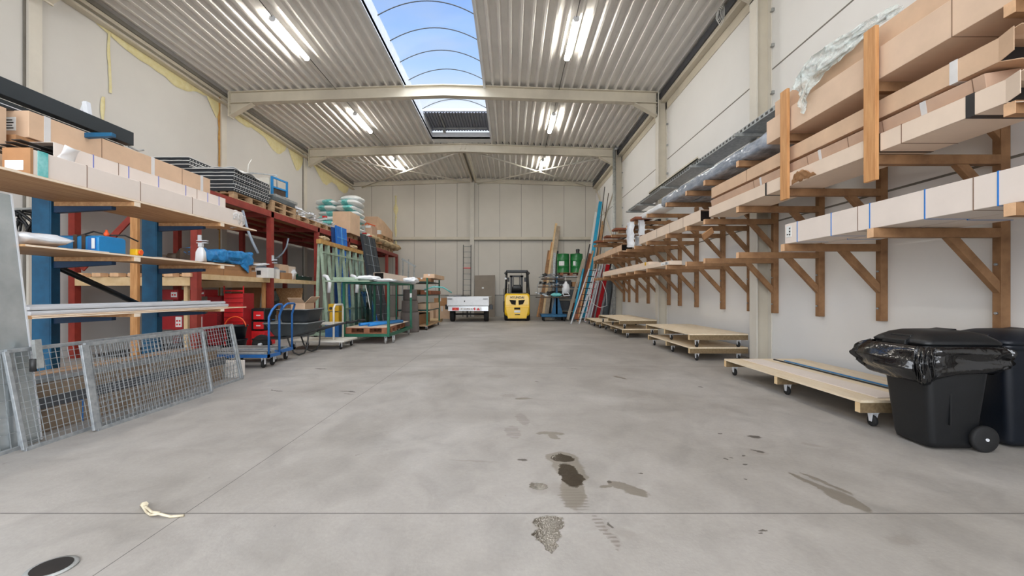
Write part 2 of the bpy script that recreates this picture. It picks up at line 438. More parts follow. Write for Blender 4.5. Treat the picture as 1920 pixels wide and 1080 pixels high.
DARK = [(972,860,990,862,9),(1402,817,1430,822,13),(1408,843,1432,848,8),(1139,904,1150,906,8),(1345,812,1352,813,4),(1358,860,1364,860,5),(1372,859,1378,860,4),(1385,853,1392,853,4),(1396,872,1404,872,5),(1396,898,1403,899,6),
        (1424,994,1438,995,6),(1423,1000,1436,1001,5),(640,733,668,735,3.5),(645,738,664,739,3),(508,731,530,734,3),(590,691,612,692,3.5),(1199,888,1206,889,4),(1060,690,1085,692,2),(1000,715,1012,716,2),(1140,978,1150,990,6),(1308,725,1320,726,5),(1022,668,1060,669,1.4)]
TREAD = [(958,798,966,822,22),(974,776,986,798,16),(1062,915,1092,958,40),(1112,966,1160,1030,14)]
floor_material()

M('wall_paint', (228, 227, 225), 0.7, var=0.02, scale=0.8, bump=0.03)
M('wall_left_paint', (212, 210, 206), 0.7, var=0.03, scale=0.6, bump=0.03)
M('wall_back_paint', (208, 203, 193), 0.7, var=0.03, scale=0.7)
M('joint', (120, 116, 108), 0.8)
M('plinth', (178, 174, 166), 0.8, var=0.05, scale=1.5)
M('deck_steel', (234, 231, 226), 0.46, 0.08, var=0.04, scale=1.5)
M('deck_dark', (70, 72, 78), 0.5, 0.3, var=0.1)
M('curb', (222, 224, 226), 0.5, var=0.03)

b = MB().box(XL-0.3, XR+0.3, YF-6, YB+0.2, -0.2, 0.0); struct('floor', b, 'floor')
# walls: panels; joints are thin recess strips
WT = 7.25
b = MB().box(XL-0.2, XL, YF, YB+0.2, -0.1, WT)
struct('wall_left', b, 'wall_left_paint')
b = MB().box(XR, XR+0.2, YF, YB+0.2, -0.1, WT); b.m = 1
for z in (2.41, 5.02):
    b.box(XR-0.003, XR+0.01, YF, YB, z-0.012, z+0.012)
for y in (2.75, 7.55, 12.6, 17.8): b.box(XR-0.003, XR+0.01, y-0.008, y+0.008, 0, WT)
struct('wall_right', b, ['wall_paint', 'joint'])
b = MB().box(XL, XR, YB, YB+0.2, -0.1, WT+0.1); b.m = 1
x = -7.3
while x < XR:
    b.box(x-0.008, x+0.008, YB-0.004, YB+0.01, 1.1, 7.0); x += 1.12
b.m = 2; b.box(XL, XR, YB-0.03, YB, 0, 1.1)
b.m = 1; b.box(XL, XR, YB-0.035, YB, 1.09, 1.12)
struct('wall_back', b, ['wall_back_paint', 'joint', 'plinth'])
# front wall with the wide roller-door opening behind the camera
b = MB().box(XL, -6.6, YF-0.2, YF, 0, WT).box(3.0, XR, YF-0.2, YF, 0, WT).box(-6.6, 3.0, YF-0.2, YF, 5.0, WT)
struct('wall_front', b, 'wall_paint')
# corrugated roof deck
def deck(x0, x1, y0, y1):
    p = 0.25; prof = []; x = x0
    while x < x1:
        for dx, up in ((0.0, 0), (0.045, 0), (0.085, 1), (0.21, 1)):
            xx = min(x + dx, x1); prof.append((xx, roofz(xx) + 0.10 * up))
        x += p
    prof.append((x1, prof[-1][1]))
    mb = MB(); n = len(prof)
    ny = 1
    vs = [(u, y0, w) for u, w in prof] + [(u, y1, w) for u, w in prof]
    mb.add(vs, [[i, i+1, i+1+n, i+n] for i in range(n-1)])
    return mb
struct('ceiling', deck(XL, SKX0, YF, 17.4), 'deck_steel')
struct('ceiling', deck(SKX1, XR, YF, 17.4), 'deck_steel')
struct('ceiling', deck(XL, XR, 17.4, YB), 'deck_steel')
b = MB()
b.box(SKX0, SKX1, 16.9, 17.4, 7.19, 7.24)
struct('ceiling', b, 'curb')
# opaque roof covering above the deck
b = MB().box(XL-0.2, SKX0-0.06, YF, 17.4, 7.36, 7.44).box(SKX1+0.06, XR+0.2, YF, 17.4, 7.36, 7.44).box(XL-0.2, XR+0.2, 17.4, YB+0.2, 7.36, 7.44)
struct('roof', b, 'deck_dark')
# skylight curb, arched glazing, hatch
b = MB().box(SKX0-0.06, SKX0, YF, 16.96, 7.12, 7.60).box(SKX1, SKX1+0.06, YF, 16.96, 7.10, 7.60).box(SKX0, SKX1, 16.9, 16.96, 7.19, 7.42).box(SKX0, SKX1, YF, YF+0.06, 7.1, 7.6)
struct('trim_1', b, 'curb')
def arch(t, z0=7.55, rise=0.33):
    x = SKX0 + (SKX1 - SKX0) * t
    return x, z0 + rise * (1 - (2*t - 1) ** 2)
b = MB(); b.grid(lambda u, v: (arch(v)[0], YF + (15.2 - YF) * u, arch(v)[1] + 0.012), 2, 20)
sky = struct('window_1', b, 'polycarbonate')
for k in range(-2, 6):
    y = 9.97 + 1.01 * k
    rb = MB().tube([(arch(i/18)[0], y, arch(i/18)[1] - 0.012) for i in range(19)], 0.011, 6)
    o = rb.build('glazing_bar', 'steel_dark'); o.parent = sky
o = MB().box(SKX0, SKX1, 15.16, 15.24, 7.52, 7.60).build('hatch_frame', 'curb'); o.parent = sky
b = MB(); n = 22
for i in range(n):
    x0 = SKX0 + (SKX1 - SKX0) * i / n; w = (SKX1 - SKX0) / n
    b.box(x0, x0 + w*0.55, 15.2, 16.9, 7.47, 7.50); b.box(x0 + w*0.55, x0 + w, 15.2, 16.9, 7.50, 7.54)
M('hatch_steel', (128, 132, 144), 0.5, 0.1)
h = struct('window_2', b, 'hatch_steel')
o = MB().bar((SKX0+.1, 16.55, 7.44), (SKX1-.1, 16.55, 7.44), 0.05).bar((SKX0+.55, 15.3, 7.45), (SKX0+.55, 16.6, 7.45), 0.04).bar((SKX0+.5,16.5,7.4),(SKX0+.5,16.8,7.4),.09).build('opening_gear', 'galv_dull'); o.parent = h
# main beams with knee braces
def rafter(y, i):
    mb = MB(); X0, X1 = XL + 0.24, XR - 0.26
    def zz(x, d): return roofz(x) - d
    for a, c in ((X0, XM), (XM, X1)):
        for (y0, y1, d0, d1) in ((y, y+0.2, 0.0, 0.02), (y+0.09, y+0.105, 0.0, 0.32), (y, y+0.2, 0.31, 0.33)):
            mb.hexa([(a,y0,zz(a,d1)),(c,y0,zz(c,d1)),(c,y1,zz(c,d1)),(a,y1,zz(a,d1))], [(a,y0,zz(a,d0)),(c,y0,zz(c,d0)),(c,y1,zz(c,d0)),(a,y1,zz(a,d0))])
    for s, xe in ((1, X0), (-1, X1)):
        z0 = roofz(xe) - 0.32
        mb.prism([(xe, z0), (xe + s*0.62, z0 + 0.03), (xe, z0 - 0.36)][::s], 'Y', y+0.09, y+0.105)
        mb.bar((xe, y+0.1, z0-0.37), (xe + s*0.66, y+0.1, z0+0.0), 0.2, 0.02)
        mb.box(xe - 0.01, xe + 0.02, y-0.01, y+0.21, z0-0.4, z0+0.3)
        for k in range(3):
            mb.cyl((xe+s*0.02, y+0.03, z0-0.3+0.2*k), (xe+s*0.05, y+0.03, z0-0.3+0.2*k), 0.018, 6)
            mb.cyl((xe+s*0.02, y+0.17, z0-0.3+0.2*k), (xe+s*0.05, y+0.17, z0-0.3+0.2*k), 0.018, 6)
    struct('beam_%d' % i, mb, 'steel_cream')
for i, y in enumerate((7.5, 12.5, 17.45)): rafter(y, i+1)
b = MB()
for a, c in ((XL, XM), (XM, XR)):
    b.hexa([(a,YB-.12,roofz(a)-.2),(c,YB-.12,roofz(c)-.2),(c,YB,roofz(c)-.2),(a,YB,roofz(a)-.2)], [(a,YB-.12,roofz(a)),(c,YB-.12,roofz(c)),(c,YB,roofz(c)),(a,YB,roofz(a))])
b.box(XM-0.12, XM-0.06, 17.5, YB, 6.98, 7.17); b.box(XM+0.06, XM+0.12, 17.5, YB, 6.98, 7.17)
struct('beam_4', b, 'steel_cream')
# roof bracing in the last bay
b = MB()
for (xa, xb) in ((XL+0.6, XM-0.2), (XM+0.2, XR-0.6)):
    b.tube([(xa, 17.6, roofz(xa)-0.22), (xb, 22.7, roofz(xb)-0.22)], 0.035, 8)
    b.tube([(xa, 22.7, roofz(xa)-0.30), (xb, 17.6, roofz(xb)-0.30)], 0.035, 8)
struct('beam_5', b, 'steel_white')
# columns
for i, y in enumerate((2.5, 7.5, 12.5, 17.5)):
    b = MB()
    b.box(XR-0.27, XR-0.25, y-0.04, y+0.18, 0, roofz(XR)-0.02); b.m = 2; b.box(XR-0.25, XR-0.02, y+0.06, y+0.075, 0, roofz(XR)); b.m = 0; b.box(XR-0.02, XR-0.002, y-0.04, y+0.18, 0, roofz(XR))  # web in a darker cream: shade of the recess put into its colour
    b.m = 1
    for z in (1.6, 3.3, 3.9, 4.6, 5.4, 6.0): b.cyl((XR-0.03, y-0.1, z), (XR-0.03, y-0.04, z), 0.015, 6); b.box(XR-0.05, XR-0.002, y-0.11, y-0.09, z-0.02, z+0.03)
    struct('column_%d' % (i+1), b, ['steel_white', 'galv_dull', 'steel_cream'])
    b = MB().box(XL-0.02, XL+0.07, y-0.02, y+0.2, 0, roofz(XL)-0.02)
    b.m = 1; b.box(XL-0.02, XL+0.03, y-0.05, y-0.02, 0, roofz(XL)-0.02)
    struct('column_%d' % (i+5), b, ['steel_white', 'foam_brown' if i == 2 else 'joint'])
b = MB().box(-2.13, -2.11, YB-0.2, YB-0.03, 0, 7.0).box(-1.94, -1.92, YB-0.2, YB-0.03, 0, 7.0).box(-2.12, -1.93, YB-0.12, YB-0.1, 0, 7.0)
struct('column_9', b, 'steel_white')
# eave members and back-wall rail
b = MB().box(XL, XL+0.10, YF, YB, 6.78, 6.86).box(XL, XL+0.16, YF, YB, 6.62, 6.66); b.m = 1; b.box(XL+0.1, XL+0.13, YF, YB, 6.86, 6.95)
struct('trim_2', b, ['steel_cream', 'joint'])
b = MB().box(XR-0.16, XR, YF, YB, 6.66, 6.76).box(XR-0.02, XR, YF, YB, 6.45, 6.7); b.m = 1; b.box(XR-0.2, XR-0.16, YF, YB, 6.76, 6.92)
struct('trim_3', b, ['steel_cream', 'deck_dark'])
b = MB().box(XL, -2.13, YB-0.1, YB-0.03, 4.0, 4.14).box(-1.92, XR, YB-0.1, YB-0.03, 4.0, 4.14); b.m = 1; b.box(XL, XR, YB-0.11, YB-0.03, 3.95, 3.99)
struct('trim_4', b, ['steel_cream', 'joint'])
# wall bracing, last bay right
b = MB().bar((XR-0.1, 17.7, 5.9), (XR-0.1, 22.6, 3.6), 0.07, 0.01).bar((XR-0.06, 17.8, 2.6), (XR-0.06, 22.6, 6.6), 0.06, 0.01).bar((XR-0.12, 20.6, 3.0),(XR-0.12,21.4,6.3),.03)
struct('trim_5', b, 'steel_cream')
# down pipe beside the third right column
b = MB().tube([(XR-0.36, 17.35, 6.9), (XR-0.36, 17.35, 0.0)], 0.062, 16).tube([(XR-0.36, 17.35, 6.9), (XR-0.15, 17.35, 7.0)], 0.06, 12)
for z in (1.0, 3.0, 5.5): b.cyl((XR-0.36,17.35,z),(XR-0.36,17.35,z+0.05),0.07,16)
solo('drain_pipe', b, 'galv_dull', 'grey round drain pipe running down beside the right wall column', 'pipe')
# expanding foam along the left eave and column edges
def foam_strip(y0, y1, zt, drop, seed):
    def fn(u, v):
        y = y0 + (y1-y0)*u; env = math.sin(PI*min(1, u*1.0))**0.5
        d = drop * env * (0.30 + 1.0*max(0, noise.noise(Vector((y*0.8+seed, 0.0, 0.0)))+0.25) + 0.10*noise.noise(Vector((y*3+seed, 2.0, 0.0))))
        d *= 0.45 + 0.8*u
        z = zt - d*v
        return (XL + 0.012 + 0.03*math.sin(PI*v)*env + 0.01*noise.noise(Vector((y*6, z*6, seed))), y, z)
    return MB().grid(fn, 50, 8)
k = 6
for (y0, y1, zt, dr, sd) in ((8.7, 12.0, 6.64, 0.50, 1), (12.85, 16.2, 6.64, 0.62, 4), (17.9, 22.4, 6.64, 0.9, 9), (16.3, 17.5, 6.64, 0.8, 3), (11.95, 12.46, 6.62, 1.2, 6)):
    struct('trim_%d' % k, foam_strip(y0, y1, zt, dr, sd), 'foam'); k += 1
def foam_runner(y, z0, z1, w, seed, x=None, back=None):
    pts = []
    mb = MB()
    def fn(u, v):
        z = z0 + (z1-z0)*u
        ww = w*(0.3+1.2*abs(noise.noise(Vector((z*1.7, seed, 0)))))
        off = (v-0.5)*ww + 0.05*noise.noise(Vector((z*1.2, seed+5, 0)))
        t = 0.012+0.03*math.sin(PI*v)
        if back: return (back+off, YB-0.03-t, z)
        return (XL+t, y+off, z)
    return mb.grid(fn, 40, 6)
struct('trim_11', foam_runner(9.05, 5.35, 6.6, 0.16, 2), 'foam')
struct('trim_12', foam_runner(8.9, 4.7, 5.2, 0.10, 7), 'foam')
struct('trim_13', foam_runner(12.44, 3.0, 6.6, 0.10, 3), 'foam_brown')
struct('trim_14', foam_runner(0, 3.6, 6.3, 0.22, 5, back=-6.02), 'foam')
# little junction box and conduit on the right wall
t = thing('junction_box', 'small grey electrical box on the right wall beside the column', 'electrical box', (XR-0.04, 7.78, 1.30))
part(t, 'housing', MB().box(XR-0.07, XR-0.005, 7.72, 7.84, 1.30, 1.48), 'plastic_white_smooth', bevel=0.006)
part(t, 'conduit', MB().tube([(XR-0.02, 7.78, 1.48), (XR-0.02, 7.78, 2.9)], 0.011, 8), 'galv_dull')
# ceiling lamps
emis('lamp_glow', (1.0, 0.95, 0.86), LAMP)
proto = None
li = 0
for side, lx in (('left', -5.03), ('right', 1.38)):
    for k, ly in enumerate((-0.9, 4.1, 9.2, 14.1, 19.0)):
        z = roofz(lx) - 0.02
        lab = {0: 'roof batten lamp above and behind the view', 1: 'roof batten lamp just above the view', 2: 'long white batten lamp nearest the camera', 3: 'white batten lamp between the two roof beams', 4: 'white batten lamp behind the second roof beam'}[k]
        lab += ', %s of the skylight' % side
        if proto is None:
            t = thing('batten_lamp', lab, 'ceiling lamp', (0,0,0), group='batten lamps under the roof')
            b = MB().prism([(-0.05,-0.02),(0.05,-0.02),(0.06,-0.06),(-0.06,-0.06)], 'Y', 0, 1.6)
            part(t, 'housing', b, 'plastic_white_smooth')
            b = MB().prism([(-0.062,-0.06),(0.062,-0.06),(0.06,-0.10),(0.035,-0.125),(-0.035,-0.125),(-0.06,-0.10)], 'Y', 0.03, 1.57)
            part(t, 'diffuser', b, 'lamp_glow')
            part(t, 'end_cap', MB().prism([(-0.066,-0.055),(0.066,-0.055),(0.064,-0.10),(0.037,-0.13),(-0.037,-0.13),(-0.064,-0.10)], 'Y', 0.0, 0.03), 'plastic_white_smooth')
            part(t, 'end_cap', MB().prism([(-0.066,-0.055),(0.066,-0.055),(0.064,-0.10),(0.037,-0.13),(-0.037,-0.13),(-0.064,-0.10)], 'Y', 1.57, 1.60), 'plastic_white_smooth')
            part(t, 'hanger', MB().bar((0,0.2,-0.02),(0,0.2,0.03),0.05,0.02).bar((0,1.4,-0.02),(0,1.4,0.03),0.05,0.02), 'galv_dull')
            part(t, 'supply_cable', MB().tube([(0,0,-0.04),(0,-0.06,-0.02),(0,-0.5,0.0),(0,-3.3,0.0)], 0.008, 6), 'steel_dark')
            proto = t; t.location = (lx, ly, z)
        else: dup(proto, (lx, ly, z), label=lab)
# cable coil hanging at the right eave
c = at(1347, 28, X=4.2)
b = MB()
for k in range(4):
    r = 0.10 + 0.012*k; b.tube([(c.x+0.02*k, c.y + r*math.cos(a*PI/9+k), c.z + (r+0.02*k)*math.sin(a*PI/9+k)) for a in range(19)], 0.006, 6, False)
b.tube([(c.x, c.y, c.z+0.1), (c.x, c.y, c.z+0.5)], 0.005, 6)
solo('cable_coil', b, 'strap_white', 'coiled white cable hanging under the right roof edge', 'cable')
# floor drain and twisted strip
d = at(97, 1066, Z=0)
t = thing('floor_drain', 'round metal drain opening in the concrete floor', 'drain', (d.x, d.y, 0))
part(t, 'rim', MB().lathe([(0.075,0.001),(0.088,0.001),(0.088,0.006),(0.072,0.008)], (d.x,d.y,0)), 'galv_dull')
part(t, 'opening', MB().lathe([(0.001,0.009),(0.070,0.009),(0.070,0.010)], (d.x,d.y,0)), 'hole_dark')
pts = [(270,952),(268,957),(275,962),(283,969),(298,971),(320,971),(345,969)]
b = MB()
b.tube([at(x,y,Z=0)+Vector((0,0,0.012+0.01*math.sin(i*2))) for i,(x,y) in enumerate(pts)], 0.007, 6)
b.tube([at(x+2,y-2,Z=0)+Vector((0,0,0.02)) for i,(x,y) in enumerate(pts[1:5])], 0.007, 6)
b.tube([at(268,950,Z=0)+Vector((0,0,0.01)), at(272,956,Z=0)+Vector((0,0,0.03))], 0.016, 6)
solo('twisted_strip', b, 'rope', 'pale twisted strip of packing lying across the floor joint', 'packing strip')
# ------------------------------------------------------------------ right wall: timber brackets
BY = [2.80, 3.90, 5.17, 6.21, 7.28, 8.04, 9.08, 10.37, 11.40, 12.20, 13.12, 14.04, 15.30, 16.30, 17.05]
T1, T2, T3 = 1.785, 2.44, 3.09          # tops of the three tiers of arms
def bracket(label):
    t = thing('wall_bracket', label, 'wall bracket', (0,0,0), group='timber brackets along the right wall')
    X = XR - 0.002; w = 0.075
    part(t, 'post', MB().box(X-0.085, X, 0, w, 0.87, 3.25), 'timber_brown', bevel=0.004)
    for z in (T1, T2, T3):
        b = MB().box(3.235, X-0.085, 0.002, w-0.002, z-0.085, z); b.m = 1; b.box(3.233, 3.237, 0.003, w-0.003, z-0.084, z-0.001)
        part(t, 'arm', b, ['timber_brown', 'timber_end'], bevel=0.003)
        r = 0.42 if z == T1 else 0.34
        b = MB().prism([(X-0.085-r-0.05, z-0.085), (X-0.085-r+0.06, z-0.085), (X-0.085, z-0.085-r+0.03), (X-0.085, z-0.085-r-0.08)], 'Y', 0.008, w-0.008)
        part(t, 'brace', b, 'timber_brown', bevel=0.003)
    for z in (1.02, 1.26, 1.46):
        part(t, 'bolt', MB().cyl((X-0.085, 0.035, z), (X-0.105, 0.035, z), 0.011, 8), 'galv')
    return t
br0 = bracket('brown timber wall bracket nearest the camera, mostly beyond the frame, under the big brown box')
br0.location = (0, BY[0], 0)
for i, y in enumerate(BY[1:]):
    lab = ('%s brown timber wall bracket counting back from the black wheelie bins' % ORD[i]) if i else 'nearest fully seen brown timber wall bracket, above the black wheelie bins'
    dup(br0, (0, y, 0), label=lab)
# vertical retaining stakes on the arm ends
for i, (y0, y1, z0, z1) in enumerate(((3.84, 3.97, 2.20, 3.56), (5.07, 5.20, 2.30, 3.58))):
    b = MB().box(3.199, 3.2335, y0, y1, z0, z1)
    solo('retaining_stake', b, 'timber_stake', ('upright orange-brown timber stake nearer the camera, holding the stacked long cartons', 'upright orange-brown timber stake farther back, holding the stacked long cartons')[i], 'timber stake', 'upright stakes in front of the long cartons', bevel=0.003)

def long_box(label, x0, x1, y0, y1, z0, z1, mat='kraft', straps=(), strap_mat='strap_blue', seams=(), tapes=(), tape_mat='tape_clear', label_at=None, open_near=False, open_far=False, tilt=0.0, yaw=0.0, group=None, name='long_carton', sw=0.010, flaps=True):
    """a long carton along the hall, its bands, tape and labels as parts"""
    t = thing(name, label, 'carton', (x0, y0, z0), group=group)
    cx, cz = (x0+x1)/2, (z0+z1)/2
    R = Matrix.Translation((cx, (y0+y1)/2, cz)) @ Matrix.Rotation(yaw,4,'Z') @ Matrix.Rotation(tilt, 4, 'Y') @ Matrix.Translation((-cx, -(y0+y1)/2, -cz))
    b = MB()
    if open_near or open_far:
        th = 0.006; ya, yb = y0 + (0.0 if open_near else 0), y1
        b.box(x0,x0+th,ya,yb,z0,z1).box(x1-th,x1,ya,yb,z0,z1).box(x0,x1,ya,yb,z0,z0+th).box(x0,x1,ya,yb,z1-th,z1)
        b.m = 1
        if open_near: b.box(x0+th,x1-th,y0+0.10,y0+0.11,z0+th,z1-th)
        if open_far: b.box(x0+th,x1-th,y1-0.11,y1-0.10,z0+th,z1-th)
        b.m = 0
        if not open_far: b.box(x0+th,x1-th,y1-th,y1,z0+th,z1-th)
        if not open_near: b.box(x0+th,x1-th,y0,y0+th,z0+th,z1-th)
    else: b.box(x0,x1,y0,y1,z0,z1)
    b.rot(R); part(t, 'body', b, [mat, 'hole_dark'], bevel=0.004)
    if open_near and flaps:
        for k, (ang, ed) in enumerate(((0.5,'b'),(0.25,'l'),(0.7,'t'))):
            L_ = (z1-z0)*0.8; b = MB()
            if ed == 'b': b.hexa([(x0,y0-L_,z0-L_*0.35),(x1,y0-L_,z0-L_*0.25),(x1,y0,z0),(x0,y0,z0)], [(x0,y0-L_,z0-L_*0.35+.005),(x1,y0-L_,z0-L_*0.25+.005),(x1,y0,z0+.005),(x0,y0,z0+.005)])
            elif ed == 'l': b.hexa([(x0-0.05,y0-L_,z0+.01),(x0-0.045,y0-L_,z0+.01),(x0+.005,y0,z0),(x0,y0,z0)], [(x0-0.05,y0-L_,z1),(x0-0.045,y0-L_,z1),(x0+.005,y0,z1),(x0,y0,z1)])
            else: b.hexa([(x0,y0-L_,z1+L_*.1),(x1,y0-L_,z1+L_*.2),(x1,y0,z1-.005),(x0,y0,z1-.005)], [(x0,y0-L_,z1+L_*.1+.005),(x1,y0-L_,z1+L_*.2+.005),(x1,y0,z1),(x0,y0,z1)])
            b.rot(R); part(t, 'flap', b, mat)
    e = 0.0025
    def band(y, w, m, nm):
        b = MB()
        b.box(x0-e,x0,y,y+w,z0-e,z1+e).box(x1,x1+e,y,y+w,z0-e,z1+e).box(x0,x1,y,y+w,z1,z1+e).box(x0,x1,y,y+w,z0-e,z0)
        b.rot(R); part(t, nm, b, m)
    for y in straps: band(y, sw, strap_mat, 'strap')
    for y in seams: band(y, 0.005, 'seam', 'fold_line')
    for y, w in tapes: band(y, w, tape_mat, 'tape')
    if label_at:
        for (ya, yb, za, zb) in label_at:
            if ya is None:      # on the near end
                b = MB().box(x0+(x1-x0)*za, x0+(x1-x0)*zb, y0-e*1.6, y0, z0+(z1-z0)*0.25, z0+(z1-z0)*0.75)
            else: b = MB().box(x0-e*1.6, x0, ya, yb, za, zb)
            b.rot(R); s = part(t, 'sticker', b, 'label_white')
            bb = MB()
            if ya is None:
                for q in range(4):
                    zz = z0+(z1-z0)*(0.32+0.1*q); bb.box(x0+(x1-x0)*(za+.05), x0+(x1-x0)*(zb-.08-.05*(q%2)), y0-e*2.2, y0-e*1.6, zz, zz+(z1-z0)*0.04)
            else:
                h = zb-za; ww = yb-ya
                for q in range(3):
                    bb.box(x0-e*2.2,x0-e*1.6, ya+ww*.15, ya+ww*.4, za+h*(.15+.27*q), za+h*(.3+.27*q))
                bb.box(x0-e*2.2,x0-e*1.6, ya+ww*.55, ya+ww*.85, za+h*.2, za+h*.3)
            bb.rot(R); part(t, 'print', bb, 'ink', parent=s)
    return t
# tier 3, the big stacked cartons
long_box('large brown long carton on the top arms, lower one of the front pair', 3.25, 3.95, 1.6, 5.56, T3+.001, 3.372, 'kraft_mid', seams=(3.22,))
long_box('large brown long carton on the top arms, upper one under the grey tube', 3.32, 3.95, 1.6, 5.50, 3.377, 3.60, 'kraft', seams=())
long_box('white long carton end resting on top of the brown cartons at the frame edge', 3.27, 3.5, 1.7, 2.83, 3.60, 3.66, 'carton_white')
b = MB().cyl((3.55, 1.8, 3.655), (3.55, 5.0, 3.655), 0.052, 20)
solo('packing_tube', b, 'pipe_grey', 'long grey tube lying on the top brown carton at the right wall', 'tube')
# crumpled film hanging over the top carton
def film_fn(path, w0, w1, seed, drop=(0,0,0), wav=0.05):
    def fn(u, v):
        k = u*(len(path)-1); i = min(int(k), len(path)-2); f = k-i
        p = Vector(path[i]).lerp(Vector(path[i+1]), f)
        ww = w0 + (w1-w0)*u
        n1 = noise.noise(Vector((u*7+seed, v*5, 0.3))); n2 = noise.noise(Vector((u*16, v*11+seed, 1.7)))
        return (p.x + wav*n1 + 0.02*n2, p.y + (v-0.5)*ww*0.35 + wav*0.8*n2, p.z + (v-0.5)*ww + wav*n1*0.9 + 0.03*n2)
    return fn
pa = [at(1498, 185, X=3.22), at(1510, 150, X=3.22), at(1535, 120, X=3.24), at(1568, 95, X=3.26), at(1600, 72, X=3.29), at(1640, 40, X=3.34), at(1690, 14, X=3.4)]
b = MB().grid(film_fn(pa, 0.40, 0.08, 3, wav=0.08), 46, 16)
solo('plastic_film', b, 'film_green', 'crumpled greenish clear film draped over the top brown cartons', 'plastic film', kind='thing')
# tier 2, cartons behind the stakes
long_box('brown long carton behind the stakes, top of the middle-tier pile, torn open end', 3.29, 3.75, 2.95, 7.18, 2.76, 2.925, 'kraft', tapes=((3.22, 0.06), ), open_near=True, seams=(6.1,))
long_box('brown long carton sagging between two others behind the stakes', 3.28, 3.72, 3.02, 7.16, 2.60, 2.755, 'kraft_grey', tapes=((3.45, 0.05), (4.62, 0.04), (5.72, .04)), seams=(3.85, 4.25, 4.83, 5.9, 3.1), tilt=-0.16)
long_box('pale brown long carton at the bottom behind the stakes, banded with black tape', 3.235, 3.7, 2.86, 7.14, T2+0.004, 2.60, 'kraft_light', tapes=((3.05, 0.06), (5.53, 0.035), (3.83, .03)), tape_mat='tape_black', open_near=True, seams=(3.62,))
b = MB()
def torn(u, v):
    return (3.222 - 0.05*math.sin(u*PI)*v + 0.02*noise.noise(Vector((u*6,v*6,2))), 4.62 + 0.4*u, 2.455 + 0.10*v*math.sin(u*PI) + 0.03*noise.noise(Vector((u*9, v*4, 5))))
b.grid(torn, 14, 6)
solo('torn_cardboard', b, 'kraft_dark', 'torn dark scrap of cardboard curling off the pale long carton', 'cardboard scrap', solid=0.004)
long_box('cream long carton farther along the middle arms with a dark open end', 3.27, 3.50, 7.55, 11.15, T2+0.004, 2.645, 'kraft_light', seams=(8.3, 9.0, 9.8), open_near=True, flaps=False)
b = MB().obox(at(1327, 438, Y=7.3), (0.22, 0.03, 0.10), (0.3, -0.6, 0.2)); 
solo('bent_carton_end', b, 'kraft_dark', 'bent brown cardboard end drooping below the middle arms', 'cardboard scrap')
# tier 1
long_box('long cream carton with blue straps on the lowest arms, front one', 3.27, 3.62, 1.9, 5.22, T1+0.003, 2.02, 'white_board', straps=(2.93, 3.45, 3.98, 4.46, 4.99), seams=(3.09, 4.12), label_at=((5.10, 5.19, 1.86, 1.99),))
long_box('long cream carton with blue straps on the lowest arms, rear one against the wall', 3.66, 4.02, 2.0, 5.15, T1+0.003, 2.0, 'white_board', straps=(2.9, 3.5, 4.1, 4.75))
b = MB().box(3.35, 4.0, 4.95, 5.12, T1-0.105, T1-0.087)
# tier 1 far flat packs
long_box('flat white long carton with a printed end label on the far lowest arms', 3.26, 3.52, 9.0, 15.5, T1+0.003, 1.875, 'kraft_light', label_at=((9.04, 9.5, 1.80, 1.86),))
long_box('flat white long carton lying on another on the far lowest arms', 3.34, 3.6, 10.6, 15.9, 1.879, 1.97, 'kraft_light', tapes=((10.8, .12),), tape_mat='yellow_dull')
long_box('thin white strip carton on the far lowest arms beside the flat packs', 3.56, 3.8, 10.0, 16.4, T1+0.003, 1.85, 'carton_white')
# tier 2 far kraft boxes
long_box('short kraft carton with an open end on the far middle arms', 3.22, 3.55, 12.7, 15.0, T2+0.003, 2.62, 'kraft', open_near=True, seams=(13.4,))
long_box('kraft carton on the far middle arms beside the ladders', 3.20, 3.50, 15.1, 17.0, T2+0.003, 2.60, 'kraft', seams=(15.6, 16.2))
# tier 3: foil wrapped bundles
def wrapped(label, x0, x1, y0, y1, z0, z1, seed):
    mb = MB()
    def fn(u, v):
        a = 2*PI*v; y = y0 + (y1-y0)*u
        k = 0.35; cx, cz = (x0+x1)/2, (z0+z1)/2
        sx = math.copysign(abs(math.cos(a))**k, math.cos(a)); sz = math.copysign(abs(math.sin(a))**k, math.sin(a))
        e = min(1, min(u, 1-u)*(y1-y0)/0.06)**0.5 if 0 < u < 1 else 0.0
        n = 0.012*noise.noise(Vector((y*5+seed, sx*2, sz*2)))
        return (cx + sx*((x1-x0)/2*max(e,.02) + n), y, max(z0+0.001, cz + sz*((z1-z0)/2*max(e,.02) + n)))
    return mb.grid(fn, 60, 28)
solo('wrapped_bundle', wrapped('', 3.30, 3.78, 5.62, 9.66, T3+0.003, 3.30, 3), 'wrap_foil', 'blue-grey film wrapped bundle on the top arms in front of the cable tray', 'wrapped bundle', 'film wrapped bundles on the top arms')
solo('wrapped_bundle', wrapped('', 3.32, 3.66, 9.75, 12.6, T3+0.003, 3.22, 8), 'plastic_white', 'white film wrapped bundle farther back on the top arms', 'wrapped bundle', 'film wrapped bundles on the top arms')
solo('wrapped_bundle', wrapped('', 3.80, 4.2, 5.9, 9.5, T3+0.003, 3.26, 5), 'wrap_foil', 'grey film wrapped bundle behind the first one, against the right wall', 'wrapped bundle', 'film wrapped bundles on the top arms')
